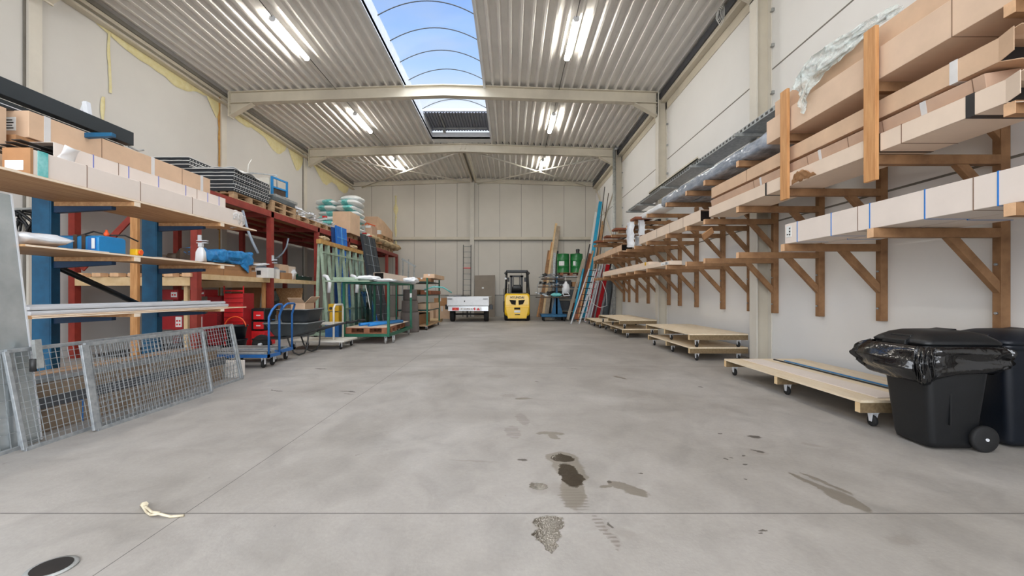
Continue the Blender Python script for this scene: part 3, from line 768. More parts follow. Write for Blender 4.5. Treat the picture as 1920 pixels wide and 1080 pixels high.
# dangling white plastic
for i, (px, py, w_, h_, Yd) in enumerate(((1182, 440, 14, 46, 11.9), (1203, 425, 12, 30, 11.2), (1196, 452, 10, 22, 12.3))):
    p = at(px, py, Y=Yd); s = Yd/F
    def fn(u, v, p=p, s=s, w_=w_, h_=h_, i=i):
        return (p.x + (v-0.5)*w_*s + 0.03*noise.noise(Vector((u*4, v*3, i*7))), p.y + 0.12*math.sin(v*PI) + 0.08*noise.noise(Vector((u*5, v*4, i*3+1))), p.z + (0.5-u)*h_*s)
    solo('plastic_sheet', MB().grid(fn, 14, 10), 'plastic_white', ('white plastic sheet dangling from the far top arms, longest of three', 'white plastic scrap dangling beside the cream long carton, upper one', 'small white plastic scrap caught between the far middle and top arms')[i], 'plastic sheet')
# galvanised cable tray on wall struts
t = thing('cable_tray', 'perforated galvanised cable tray running along the right wall above the bundles', 'cable tray', (XR, 5.0, 3.8))
b = MB(); b.box(3.805, 4.17, 5.7, 14.2, 3.84, 3.85).box(3.80, 3.81, 5.7, 14.2, 3.84, 3.91).box(4.165, 4.175, 5.7, 14.2, 3.84, 3.91)
b.m = 1
y = 5.75
while y < 14.1: b.box(3.797, 3.80, y, y+0.06, 3.86, 3.895); y += 0.12
part(t, 'tray', b, ['galv', 'steel_dark'])
for y in (5.85, 7.2, 9.0, 10.8, 12.9, 14.0): part(t, 'strut', MB().box(3.69, XR-0.003, y, y+0.05, 3.79, 3.84).box(XR-0.03, XR-0.003, y, y+0.05, 3.55, 3.84), 'galv_dull')
b = MB().hexa([(3.77,8.84,3.915),(3.89,8.84,3.915),(3.89,11.96,3.915),(3.77,11.96,3.915)], [(3.77,8.84,3.935),(3.89,8.84,3.935),(3.89,11.96,3.935),(3.77,11.96,3.935)]).box(3.77,3.78,8.84,11.96,3.915,3.97)
solo('metal_profile', b, 'steel_cream', 'pale angle profile lying along the top edge of the cable tray', 'metal profile')
for i,(x0,z0,y0,y1,m,l) in enumerate(((3.86,3.16,11.5,17.2,'steel_dark','long dark channel profile reaching to the far end of the top arms'),(3.72,3.12,12.4,17.0,'galv_dull','long grey channel profile beside the dark one on the far top arms'))):
    b = MB().box(x0,x0+0.09,y0,y1,z0-0.066+i*.02,z0+0.0+i*.02); b.m=1; b.box(x0+.01,x0+.08,y0-.002,y0,z0-0.056+i*.02,z0-.01+i*.02)
    solo('channel_profile', b, [m,'hole_dark'], l, 'metal profile')
# short timbers crossing the far top arms
for i,(x0,x1,y,z) in enumerate(((3.15,3.6,11.0,T3+.004),(3.1,3.7,12.9,T3+.004),(3.2,3.75,14.6,T3+.004),(3.12,3.6,16.0,T3+.004))):
    solo('timber_offcut', MB().box(x0,x1,y+.1,y+.55,z,z+.055), 'rust_wood', 'reddish timber offcut on the far top arms, %s from the film wrapped bundles' % ORD[i], 'timber offcut', 'timber offcuts on the far top arms')

# ------------------------------------------------------------------ timber dollies
def dolly(label, x0, x1, y0, y1, z0, n_planks=5, group='low timber dollies along the right wall', first=True):
    zt = z0 + 0.24
    t = thing('timber_dolly', label, 'dolly', ((x0+x1)/2, (y0+y1)/2, z0), group=group)
    pw = (x1-x0)/n_planks
    for i in range(n_planks):
        b = MB().box(x0+i*pw+0.0015, x0+(i+1)*pw-0.0015, y0, y1, zt-0.022, zt)
        part(t, 'plank', b, 'pine_pale')
    for y in (y0, (y0+y1)/2-0.03, y1-0.06):
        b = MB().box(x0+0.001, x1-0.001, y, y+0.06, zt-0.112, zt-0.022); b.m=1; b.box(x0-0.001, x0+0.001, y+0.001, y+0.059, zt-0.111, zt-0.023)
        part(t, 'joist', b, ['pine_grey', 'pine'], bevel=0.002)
        for x in (x0+0.14, x1-0.16):
            yy = y + (0.09 if y == y0 else 0.03 if y < y1-.07 else -0.03)
            yy = min(max(yy, y0+0.06), y1-0.08)
            yc = y+0.03
            c = MB().box(x-0.035, x+0.035, yc-0.028, yc+0.028, zt-0.118, zt-0.112)
            c.hexa([(x-0.022,yc-0.01,z0+0.045),(x-0.018,yc-0.01,z0+0.045),(x-0.018,yc+0.02,z0+0.045),(x-0.022,yc+0.02,z0+0.045)], [(x-0.03,yc-0.025,zt-0.118),(x-0.02,yc-0.025,zt-0.118),(x-0.02,yc+0.025,zt-0.118),(x-0.03,yc+0.025,zt-0.118)])
            c.hexa([(x+0.018,yc-0.01,z0+0.045),(x+0.022,yc-0.01,z0+0.045),(x+0.022,yc+0.02,z0+0.045),(x+0.018,yc+0.02,z0+0.045)], [(x+0.02,yc-0.025,zt-0.118),(x+0.03,yc-0.025,zt-0.118),(x+0.03,yc+0.025,zt-0.118),(x+0.02,yc+0.025,zt-0.118)])
            cs = part(t, 'caster', c, 'alu')
            wb = MB().lathe([(0.012,-0.015),(0.046,-0.015),(0.050,-0.009),(0.050,0.009),(0.046,0.015),(0.012,0.015)], (x, yc+0.005, z0+0.0505), 'X', 20)
            part(t, 'wheel', wb, 'rubber', parent=cs)
    return t
dolly('long pale timber dolly standing alone, nearest the wheelie bins', 3.13, 4.28, 3.92, 6.42, 0.0, 6)
dolly('bottom timber dolly of the middle stack of two by the right column', 3.18, 4.22, 7.78, 10.15, 0.0)
dolly('top timber dolly of the middle stack of two by the right column', 3.16, 4.20, 7.74, 10.25, 0.243)
dolly('bottom timber dolly of the farther stack of two along the right wall', 3.0, 3.95, 11.75, 14.5, 0.0)
dolly('top timber dolly of the farther stack of two along the right wall', 2.93, 3.93, 11.78, 14.6, 0.243)
dolly('single timber dolly at the far end beneath the leaning ladders', 2.93, 3.7, 15.0, 17.2, 0.0, 4)
b = MB().box(3.87, 3.895, 3.95, 6.2, 0.2415, 0.252)
solo('thin_profile', b, 'machine_blue', 'thin blue strip lying along the top of the nearest dolly', 'strip')
b = MB().box(3.78, 3.80, 4.0, 6.3, 0.2415, 0.255)
solo('thin_profile', b, 'steel_dark', 'thin dark strip lying beside the blue strip on the nearest dolly', 'strip')
b = MB().box(3.35, 3.62, 4.0, 6.3, 0.2415, 0.25)
solo('white_board', b, 'white_board', 'white painted board lying on the nearest timber dolly', 'board')

# ------------------------------------------------------------------ wheelie bins
def rr(x0,x1,y0,y1,r,n=5):
    pts=[]
    for cx,cy,a0 in ((x1-r,y1-r,0),(x0+r,y1-r,PI/2),(x0+r,y0+r,PI),(x1-r,y0+r,1.5*PI)):
        for k in range(n+1):
            a=a0+PI/2*k/n; pts.append((cx+r*math.cos(a),cy+r*math.sin(a)))
    return pts
def loft(mb, loops, caps=True):
    base=len(mb.v); n=len(loops[0][1])
    for z,pts in loops:
        for p in pts: mb.v.append(Vector((p[0],p[1],z)) if len(p)==2 else Vector(p))
    for i in range(len(loops)-1):
        for j in range(n):
            a0=base+i*n+j; a1=base+i*n+(j+1)%n
            mb.f.append([a0,a1,a1+n,a0+n]); mb.mi.append(mb.m); mb.sm.append(True)
    if caps:
        mb.f.append([base+j for j in range(n)][::-1]); mb.mi.append(mb.m); mb.sm.append(False)
        mb.f.append([base+(len(loops)-1)*n+j for j in range(n)]); mb.mi.append(mb.m); mb.sm.append(False)
    return mb
def bin_(label, mat, loc, rz):
    # front faces local -X ; x is depth (0 front .. 0.52 back), y is width
    t = thing('wheelie_bin', label, 'wheelie bin', (0,0,0), group='black wheelie bins by the right wall')
    b = MB()
    loft(b, [(0.02, rr(0.09,0.42,-0.17,0.17,0.05)), (0.06, rr(0.08,0.44,-0.18,0.18,0.05)), (0.70, rr(0.015,0.50,-0.222,0.222,0.05)), (0.74, rr(0.01,0.51,-0.225,0.225,0.05)), (0.80, rr(0.0,0.52,-0.235,0.235,0.05))])
    part(t, 'body', b, mat)
    b = MB(); loft(b, [(0.77, rr(-0.015,0.535,-0.25,0.25,0.05)), (0.80, rr(-0.02,0.54,-0.255,0.255,0.055)), (0.806, rr(-0.015,0.535,-0.25,0.25,0.05))])
    part(t, 'rim', b, mat)
    b = MB()
    loft(b, [(0.807, rr(-0.03,0.55,-0.26,0.26,0.06)), (0.825, rr(-0.035,0.555,-0.265,0.265,0.06)), (0.85, rr(-0.01,0.54,-0.25,0.25,0.07)), (0.885, rr(0.04,0.50,-0.21,0.21,0.08)), (0.905, rr(0.10,0.44,-0.16,0.16,0.08)), (0.912, rr(0.16,0.38,-0.10,0.10,0.06))])
    lid = part(t, 'lid', b, mat)
    b = MB().hexa([(-0.055,-0.11,0.80),(-0.02,-0.11,0.80),(-0.02,0.11,0.80),(-0.055,0.11,0.80)], [(-0.05,-0.11,0.835),(0.0,-0.10,0.862),(0.0,0.10,0.862),(-0.05,0.11,0.835)])
    b.hexa([(-0.0,-0.10,0.85),(0.36,-0.09,0.905),(0.36,0.09,0.905),(0.0,0.10,0.85)], [(0.0,-0.095,0.872),(0.36,-0.085,0.922),(0.36,0.085,0.922),(0.0,0.095,0.872)])
    part(t, 'lid_grip', b, mat, parent=lid, bevel=0.005)
    part(t, 'handle', MB().cyl((0.565,-0.18,0.80),(0.565,0.18,0.80),0.014).box(0.52,0.57,-0.2,-0.18,0.785,0.815).box(0.52,0.57,0.18,0.2,0.785,0.815), mat)
    for y in (-0.2, 0.2):
        b = MB().lathe([(0.02,-0.022),(0.085,-0.022),(0.098,-0.015),(0.10,0),(0.098,0.015),(0.085,0.022),(0.02,0.022)], (0.45, y, 0.10), 'Y', 28)
        w_ = part(t, 'wheel', b, 'rubber')
        s = -1 if y < 0 else 1
        part(t, 'hub', MB().cyl((0.45, y+s*0.02, 0.10), (0.45, y+s*0.03, 0.10), 0.012, 10), 'alu', parent=w_)
    # recessed handle strap on the side
    part(t, 'side_rib', MB().box(0.20,0.215,-0.205,-0.185,0.20,0.66), mat)
    t.location = loc; t.rotation_euler = (0,0,rz)
    return t
bin_('black wheelie bin with a black liner bag bulging over its rim', 'plastic_black', (3.13, 3.52, 0), -0.04)
bin_('dark navy wheelie bin at the right frame edge, behind its neighbour', 'plastic_navy', (3.78, 3.56, 0), -0.05)
# the liner bag: a bulging skirt around the rim of the first bin
b = MB()
def skirt(u, v):
    base = rr(-0.03, 0.55, -0.265, 0.265, 0.07, 8); n = len(base)
    k = v*n; i = int(k) % n; f = k-int(k); p = base[i]; q = base[(i+1) % n]
    x = p[0]+(q[0]-p[0])*f; y = p[1]+(q[1]-p[1])*f
    cx, cy = 0.26, 0.0
    ang = v*2*PI
    ext = 0.05 + 0.05*max(0, -(x-0.1))*8
    left = max(0, 1-(x+0.03)/0.25)
    ext = 0.028 + 0.10*left + 0.022*math.sin(ang*5+1)
    prof = max(0.0, math.sin(PI*min(1, u*0.97+0.03)))**0.5
    fold = 0.06*abs(noise.noise(Vector((math.cos(ang)*4.5, math.sin(ang)*4.5, u*1.6)))) - 0.03*abs(noise.noise(Vector((math.cos(ang)*11+u*2, math.sin(ang)*11, u*2.2))))
    e = ext*prof + fold*2.0*prof
    dx, dy = x-cx, y-cy; d = math.hypot(dx, dy)
    z = 0.80 - u*(0.215 + 0.05*left + 0.035*math.sin(ang*2+.5)) 
    tap = 1 - u*0.06
    return (cx + dx*tap*(1+e/d), cy + dy*tap*(1+e/d), z + 0.012*noise.noise(Vector((math.cos(ang)*8, math.sin(ang)*8, u*5))))
b.grid(skirt, 26, 150)
R4 = Matrix.Translation((3.13, 3.52, 0)) @ Matrix.Rotation(-0.04, 4, 'Z'); b.rot(R4)
solo('liner_bag', b, 'bag_black2', 'glossy black liner bag folded over the rim of the nearer wheelie bin', 'bin bag')
# ------------------------------------------------------------------ left foreground: mesh panels and metal sheet
def mesh_panel(label, y0, y1, xb, xt, h, ny, nz_, split=None, name='mesh_panel', group='galvanised mesh panels leaning at the left', thick_near=False, rot_y=None, z0=0.012):
    """a leaning framed wire panel: foot at x=xb, top at x=xt ; rot: x shift from near to far"""
    t = thing(name, label, 'mesh panel', (xb, y0, 0), group=group)
    dx = rot_y or 0.0
    def P(u, v, o=0.0):   # u along y, v up
        return Vector((xb + (xt-xb)*v + dx*u + o, y0 + (y1-y0)*u, z0 + h*v))
    fw = 0.031
    for nm, a, c in (('bottom_rail', (0,0), (1,0)), ('top_rail', (0,1), (1,1))):
        part(t, nm, MB().bar(P(*a), P(*c), fw*0.8, fw), 'galv', bevel=0.003)
    us = [0, 1] + ([split] if split else [])
    for u in us: part(t, 'upright', MB().bar(P(u,0), P(u,1), fw*(2.2 if (thick_near and u == 0) else 1.0), fw*0.8, up=(1,0,0)), 'galv', bevel=0.003)
    b = MB()
    for i in range(1, ny):
        u = i/ny; b.bar(P(u, 0.01, 0.004), P(u, 0.99, 0.004), 0.0042)
    for j in range(1, nz_):
        v = j/nz_; b.bar(P(0.005, v, -0.002), P(0.995, v, -0.002), 0.0042)
    part(t, 'wire_mesh', b, 'galv')
    return t
mesh_panel('long galvanised wire mesh panel, rear one, reaching farthest from the camera', 3.32, 6.13, -3.69, -3.84, 0.745, 54, 15, split=0.985, rot_y=-0.07)
mesh_panel('galvanised wire mesh panel in the middle, leaning on the longer one', 3.81, 5.27, -3.605, -3.72, 0.74, 32, 17, thick_near=True, rot_y=0.0)
mesh_panel('galvanised wire mesh panel at the left frame edge, in front of the metal sheet', 2.35, 3.38, -3.78, -3.865, 0.74, 14, 6)
t = thing('panel_hinge', 'dark steel hinge clamp gripping the near end of the long mesh panel', 'clamp', (-3.8, 3.45, 0.6))
part(t, 'plate', MB().bar((-3.775,3.50,0.60),(-3.80,3.50,0.83),0.05,0.03), 'galv_dull')
part(t, 'pin', MB().cyl((-3.79,3.47,0.58),(-3.79,3.47,0.68),0.022,10), 'steel_dark')
# big leaning sheet
b = MB().hexa([(-3.85,2.3,0.0),(-3.825,2.3,0.0),(-3.825,3.56,0.0),(-3.85,3.56,0.0)], [(-3.985,2.3,1.98),(-3.96,2.3,1.98),(-3.96,3.46,1.98),(-3.985,3.46,1.98)])
t = thing('metal_sheet', 'tall galvanised metal sheet panel leaning against the blue rack', 'metal sheet', (-3.85,2.9,0))
part(t, 'sheet', b, 'galv_sheet', bevel=0.004)
part(t, 'edge_fold', MB().bar((-3.838,3.566,0.008),(-3.972,3.466,1.985),0.03,0.012,up=(0,1,0)), 'alu')

# ------------------------------------------------------------------ blue cantilever rack
t = thing('cantilever_rack', 'dark blue steel cantilever rack holding the long boards at the left', 'storage rack', (-4.8, 5.2, 0))
LV = (0.955, 1.53, 2.10, 2.86)
for i, y in enumerate((4.49, 5.83)):
    b = MB().box(-4.92,-4.905,y,y+0.09,0,2.95).box(-4.735,-4.72,y,y+0.09,0,2.95).box(-4.905,-4.735,y+0.035,y+0.055,0,2.95)
    b.box(-4.905,-4.735,y-0.002,y+0.006,0,2.95)
    p = part(t, 'upright', b, 'rack_blue')
    part(t, 'foot', MB().box(-4.92,-4.54,y+0.0,y+0.09,0.0,0.10), 'rack_blue')
    for k, z in enumerate(LV[:4-i]):
        b = MB().hexa([(-4.72,y+0.02,z-0.07),(-4.12,y+0.02,z-0.035),(-4.12,y+0.075,z-0.035),(-4.72,y+0.075,z-0.07)], [(-4.72,y+0.02,z),(-4.12,y+0.02,z),(-4.12,y+0.075,z),(-4.72,y+0.075,z)])
        part(t, 'arm', b, 'rack_navy' if k < 3 else 'rack_blue', bevel=0.003)
    b = MB(); up_=p
    for q in range(0): b.cyl((-4.86,y-0.003,0.3+q*0.11),(-4.86,y-0.0019,0.3+q*0.11),0.008,6); b.cyl((-4.78,y-0.003,0.3+q*0.11),(-4.78,y-0.0019,0.3+q*0.11),0.008,6)
part(t, 'brace', MB().cyl((-4.82,4.60,1.5),(-4.86,5.80,1.02),0.032,12), 'black_paint')
part(t, 'brace', MB().cyl((-4.86,4.60,2.05),(-4.86,5.80,2.8),0.025,12), 'rack_blue')
for k, (z, w) in enumerate(((LV[0],.035),(LV[1],.045),(LV[2],.045))):
    for i, y in enumerate((4.51, 5.85)):
        b = MB().box(-4.715, -3.885, y, y+0.075, z+0.001, z+w); b.m=1; b.box(-3.885,-3.882,y,y+0.075,z+0.001,z+w)
        solo('timber_bearer', b, ['plywood','plywood_edge'], '%s timber bearer on the %s arm of the blue rack' % (('near','far')[i], ('lowest','middle','upper')[k]), 'timber bearer', 'bearers on the blue rack arms', bevel=0.003)
def board(label, x0, x1, y0, y1, z0, z1, m=('plywood','plywood_edge'), name='plywood_board', cut=0.0):
    b = MB(); e = 0.002
    b.hexa([(x0,y0,z0),(x1,y0,z0),(x1,y1,z0),(x0,y1-cut,z0)], [(x0,y0,z1),(x1,y0,z1),(x1,y1,z1),(x0,y1-cut,z1)])
    b.m = 1; b.box(x1, x1+e, y0, y1, z0+e, z1-e)
    return solo(name, b, list(m), label, 'board', 'boards on the blue cantilever rack')
board('wide plywood board on the upper arms of the blue rack under the long cartons', -4.715, -3.885, 2.0, 6.68, LV[2]+0.046, LV[2]+0.068, cut=0.5)
board('plywood board on the middle arms of the blue rack under the blue case', -4.715, -3.885, 3.50, 6.15, LV[1]+0.046, LV[1]+0.064, cut=0.2)
board('thin white board lying on the middle plywood board near its far end', -4.5, -3.95, 4.9, 5.82, LV[1]+0.065, LV[1]+0.077, m=('white_board','white_board'), name='white_board')
board('plywood board on the lowest arms of the blue rack under the aluminium profiles', -4.715, -3.885, 3.55, 6.42, LV[0]+0.036, LV[0]+0.05, m=('plywood','plywood_edge'))
board('second thin plywood board lying under the aluminium profiles', -4.715, -3.89, 3.55, 6.0, LV[0]+0.051, LV[0]+0.063)
# aluminium profiles, lowest level
z = LV[0]+0.064
k = 0
for (x, w, y1, h, m, zz) in ((-3.965,.06,6.05,.035,'alu',0),(-4.03,.06,5.95,.04,'alu',0),(-4.10,.065,6.1,.05,'alu',0),(-4.17,.065,5.9,.05,'galv',0),(-3.975,.06,6.0,.03,'alu',.042),(-4.04,.06,5.8,.034,'alu',.052),(-4.11,.06,5.7,.03,'alu_dark',.052),(-4.3,.09,5.5,.05,'steel_dark',0),(-4.42,.10,5.3,.06,'steel_dark',0),(-4.55,.1,5.6,.07,'alu_dark',0),(-4.68,.1,5.75,.06,'galv_dull',0)):
    b = MB().box(x, x+w-0.004, 3.56, y1, z+zz, z+zz+h); b.m=1; b.box(x+.008,x+w-.012,y1,y1+.001,z+zz+.006,z+zz+h-.006); b.m=0; b.box(x+w-.004,x+w,3.56,y1,z+zz+h*.35,z+zz+h*.65)
    solo('metal_profile', b, [m,'hole_dark'], '%s %s profile from the aisle on the lowest blue rack arms%s' % (ORD[k] if k < 7 else ORD[k-7], 'bright aluminium' if m in('alu','galv') else 'dark grey metal', '' if zz == 0 else ', upper layer'), 'metal profile', 'metal profiles on the lowest arms'); k += 1
# things on the middle board
zb = LV[1]+0.0645
t = thing('machine_case', 'blue machine case with brown straps on the middle board of the blue rack', 'machine', (-4.2, 4.4, zb))
b = MB().prism([(x, z_) for x, z_ in ((4.20,zb+.004),(4.50,zb+.004),(4.50,zb+.15),(4.47,zb+.165),(4.23,zb+.165),(4.20,zb+.15))], 'X', -4.42, -3.96)
part(t, 'body', b, 'machine_blue', bevel=0.008)
for x in (-4.20, -4.12): part(t, 'strap', MB().box(x, x+.035, 4.195,4.505,zb+.004,zb+.17), 'iron_brown')
part(t, 'face_plate', MB().box(-4.06,-3.985,4.194,4.2,zb+.03,zb+.14), 'cart_blue')
part(t, 'badge', MB().box(-4.02,-3.99,4.190,4.195,zb+.035,zb+.135), 'label_white')
t = thing('switch_unit', 'orange and yellow hand switch lying beside the blue machine case', 'switch', (-3.95, 4.6, zb))
part(t, 'grip', MB().box(-3.98,-3.90,4.56,4.64,zb,zb+.07), 'yellow_dull', bevel=.01)
part(t, 'button', MB().cyl((-3.90,4.6,zb+.035),(-3.885,4.6,zb+.035),.025), 'orange')
b = MB().tube([(-4.3,4.35,zb+.175),(-4.15,4.35,zb+.22),(-4.05,4.4,zb+.19),(-3.97,4.5,zb+.2),(-3.92,4.6,zb+.15)], .008, 6)
solo('loose_cable', b, 'black_paint', 'black cable looped over the blue machine case', 'cable')
b = MB().lathe([(.004,0),(.02,.01),(.024,.03),(.012,.05),(.008,.07)], (-4.05,4.38,zb+.171)); solo('control_knob', b, 'orange', 'small red-orange knob on top of the blue machine case', 'knob')
solo('plastic_bag', MB().pillow((-4.15,3.72,zb+.06),(.5,.45,.12),seed=3,amp=.25), 'plastic_white', 'white plastic bag lying on the middle board beside the metal sheet', 'bag')
solo('white_tray', MB().box(-4.3,-3.95,3.98,4.3,zb,zb+.012), 'plastic_white_smooth', 'flat white sheet beside the white bag on the middle board', 'sheet')
t = thing('spray_bottle', 'white tapered bottle with a clamp, standing at the far end of the middle board', 'bottle', (-3.98,5.62,zb+.013))
zz = zb+.014
part(t, 'body', loft(MB(), [(zz, rr(-4.04,-3.93,5.58,5.66,.015)), (zz+.12, rr(-4.035,-3.935,5.585,5.655,.015)), (zz+.175, rr(-4.015,-3.955,5.60,5.64,.012)), (zz+.19, rr(-4.0,-3.97,5.61,5.63,.008))]), 'plastic_white_smooth')
part(t, 'clamp', MB().box(-4.01,-3.96,5.6,5.64,zz+.19,zz+.235).box(-4.03,-3.90,5.6,5.64,zz+.235,zz+.243).box(-4.03,-3.90,5.6,5.64,zz+.262,zz+.27).box(-4.02,-3.98,5.61,5.63,zz+.27,zz+.34), 'alu')
# ------------------------------------------------------------------ cartons on the upper board
zt = LV[2]+0.069
yl = [at(x, 300, X=-3.90).y for x in (148, 215, 312)]
long_box('long white-cream carton at the front of the upper board with a kraft end', -4.12, -3.90, 3.57, 6.36, zt, zt+0.205, 'white_board', seams=(4.02, 4.6, 5.35), label_at=((None,None,.1,.8),))
t = thing('kraft_end_cap', 'kraft cardboard end cap with label folded over the front white carton', 'cardboard end', (-4.0,3.5,zt))
part(t, 'cap', MB().box(-4.124,-3.896,3.545,3.567,zt-.0,zt+.213), 'kraft_dark')
part(t, 'tape', MB().box(-3.897,-3.893,3.60,3.68,zt,zt+.207), 'sack_teal')
part(t, 'sticker', MB().box(-4.10,-3.95,3.541,3.545,zt+.03,zt+.11), 'label_white')
long_box('long pink-cream carton with violet straps standing behind the white one', -4.36, -4.13, 3.95, 6.33, zt, zt+0.40, 'white_board', straps=(4.32, 4.72, 5.12, 5.55, 5.95, 6.18), strap_mat='strap_violet', seams=(4.6,5.75), open_near=True, flaps=False, label_at=((4.0,4.22,zt+.25,zt+.39),))
long_box('long kraft carton lying highest on the upper board, its taped end towards the camera', -4.63, -4.40, 3.99, 6.40, zt+0.455, zt+0.70, 'kraft', tapes=((4.12,.06),(5.35,.05),(6.2,.05)), seams=(4.7,5.85), label_at=((None,None,.08,.5),))
long_box('kraft carton underneath the highest one on the upper board', -4.705, -4.42, 3.9, 6.3, zt, zt+0.45, 'kraft_dark')
long_box('kraft carton at the left frame edge beside the highest carton', -4.70, -4.44, 2.9, 3.85, zt, zt+0.66, 'kraft')
for i in range(5):
    b = MB().box(-4.33+.02*i, -4.25+.02*i, 3.6+.03*i, 4.4, zt+.215+.03*i, zt+.222+.03*i)
    solo('thin_strip', b, 'steel_dark', 'thin dark strip poking out of the open pink-cream carton, %s from below' % ('lowest','second','third','fourth','fifth')[i], 'strip', 'dark strips in the open carton')
b = MB()
def paper(u,v): return (-4.0-.08*u+.02*math.sin(v*4), 3.92+.16*v, zt+.215+.15*(1-u)-.02*math.sin(u*5+v*3))
b.grid(paper, 8, 8); solo('paper_sheet', b, 'plastic_white_smooth', 'loose white paper sheet drooping between the front cartons', 'paper', solid=.002)
solo('plastic_wrap', MB().pillow((-4.0,6.28,zt+.10),(.24,.34,.24),seed=5,amp=.3), 'film_clear', 'crumpled clear wrap around the far end of the front white carton', 'plastic film')
# dark awning profile on the top arm
t = thing('awning_profile', 'long anthracite awning profile resting on the top arm above the cartons', 'awning profile', (-4.5, 3.9, LV[3]))
part(t, 'upper_case', MB().prism([(-4.50,2.96+.0),(-4.50,3.115),(-4.53,3.125),(-4.715,3.125),(-4.715,3.04),(-4.60,3.04),(-4.60,2.96)], 'Y', 1.8, 5.22), 'anthracite', bevel=.004)
part(t, 'lower_case', MB().prism([(-4.53,2.865),(-4.53,2.93),(-4.56,2.94),(-4.715,2.94),(-4.715,2.865)], 'Y', 1.8, 5.12), 'anthracite', bevel=.004)
part(t, 'groove', MB().box(-4.528,-4.527,1.8,5.1,2.885,2.892), 'alu')
part(t, 'end_bracket', MB().box(-4.56,-4.51,5.22,5.225,2.98,3.1).tube([(-4.55,5.2,2.95),(-4.52,5.3,2.93),(-4.48,5.34,2.95)],.012,6).cyl((-4.6,5.12,2.9),(-4.56,5.16,2.9),.03), 'galv_dull')
b = MB().bar((-4.9,4.95,3.126),(-4.76,4.9,3.34),.03,.05).bar((-4.76,4.9,3.34),(-4.73,4.9,3.14),.05,.05)
solo('corner_bracket', b, 'alu', 'bright angled aluminium bracket standing on the anthracite profile', 'bracket')
# coil of cables hanging left of the first upright
t = thing('cable_bundle', 'tangle of black cables hanging left of the blue upright', 'cable', (-5.3,4.6,1.75))
b = MB()
for k in range(9):
    r = random.Random(k); cx=-5.12-.03*k; cy=4.62+.05*r.random(); 
    b.tube([(cx+.14*math.cos(a*PI/8+k)*(1+.2*r.random()), cy+.05*math.sin(a), 1.86+.2*math.sin(a*PI/8+k)+.03*r.random()) for a in range(17)], .012, 6, False)
part(t, 'coils', b, 'black_paint')
part(t, 'hook', MB().tube([(-5.2,4.62,2.08),(-5.2,4.62,2.10)],.01,6).bar((-5.35,4.62,2.085),(-4.9195,4.55,2.085),.02), 'galv_dull')
# long goods on the floor under the rack, seen through the mesh
k=0
for (x0,x1,z0,z1,y0,y1,m) in ((-4.24,-4.02,0.0,.20,3.6,6.1,'kraft_dull'),(-4.22,-4.04,.202,.245,3.55,6.2,'alu_dark'),(-4.25,-4.03,.30,.42,3.5,6.0,'kraft_dull'),(-4.23,-4.05,.425,.46,3.6,6.1,'galv'),(-4.5,-4.28,0,.35,3.5,6.2,'kraft_dull'),(-4.5,-4.27,.352,.46,3.6,5.9,'kraft')):
    if m.startswith('kraft'): long_box('%s long floor carton under the blue rack, %s' % ('dull brown' if m=='kraft_dull' else 'light brown', ('bottom front one with blue straps','','upper front one behind the mesh','','bottom rear one','top rear one')[k]), x0,x1,y0,y1,z0,z1,m, straps=(4.1,4.25) if k==0 else ())
    else: solo('metal_profile', MB().box(x0,x1,y0,y1,z0,z1 if k!=1 else .298), m, ('dark metal profile pack between the floor cartons under the blue rack','bright metal profile on top of the floor cartons under the blue rack')[k//3], 'metal profile')
    k+=1
t = thing('white_radiator', 'pale finned block lying on the floor behind the far end of the mesh', 'radiator', (-4.1,6.35,0))
b = MB()
for i in range(9): b.box(-4.30+.045*i,-4.275+.045*i,6.22,6.44,0.0,.22)
part(t,'fins',b,'carton_white',bevel=.004); part(t,'core',MB().box(-4.30,-3.92,6.28,6.38,.03,.18),'kraft_light')
# ------------------------------------------------------------------ red rack along the left wall
t = thing('pallet_rack', 'long red steel rack with an upper deck along the left wall', 'storage rack', (-7.0, 8.05, 0))
RX, RB, RZ = -5.78, -8.15, 3.19
PY = [8.05, 10.55, 13.1, 15.6, 18.1, 20.5, 22.3]
for y in PY:
    for x in (RX-0.12, RB):
        b = MB().box(x, x+0.012, y-0.0, y+0.12, 0, RZ-.02).box(x+0.108, x+0.12, y, y+0.12, 0, RZ-.02).box(x+0.012, x+0.108, y+0.05, y+0.065, 0, RZ-.02).box(x+.012,x+.108,y-.001,y+.008,0,RZ-.02)
        part(t, 'upright', b, 'rack_red')
    part(t, 'cross_beam', MB().box(RB+.12, RX-0.12, y+0.02, y+0.10, RZ-0.14, RZ-.02), 'rack_red')
for a, c in zip(PY, PY[1:]):
    for x in (RX-.02, RB+.02): part(t, 'front_beam', MB().box(x-0.04, x+0.02, a+(.12 if x<-6 else 0), c, RZ-0.15, RZ-.005), 'rack_red')
    for x in (-6.5, -7.0, -7.5): part(t, 'joist', MB().box(x, x+.05, a+.1, c, RZ-.1, RZ-.02), 'rack_red')
    b = MB().box(RB, RX-0.06, a+.001, c-.001, RZ-.02, RZ)
    part(t, 'deck_board', b, 'kraft_dark')
part(t, 'brace', MB().bar((-7.95,8.1,1.65),(-6.6,8.1,3.05),.11,.03,up=(0,1,0)), 'rack_red')
part(t, 'wood_post', MB().box(-6.95,-6.82,7.98,8.04,0,2.75), 'timber_stake')
part(t, 'wood_post', MB().box(-5.96,-5.90,10.45,10.53,0,1.46), 'timber_stake')
part(t, 'wood_post', MB().box(-6.12,-6.05,8.18,8.24,0,1.46), 'pine')
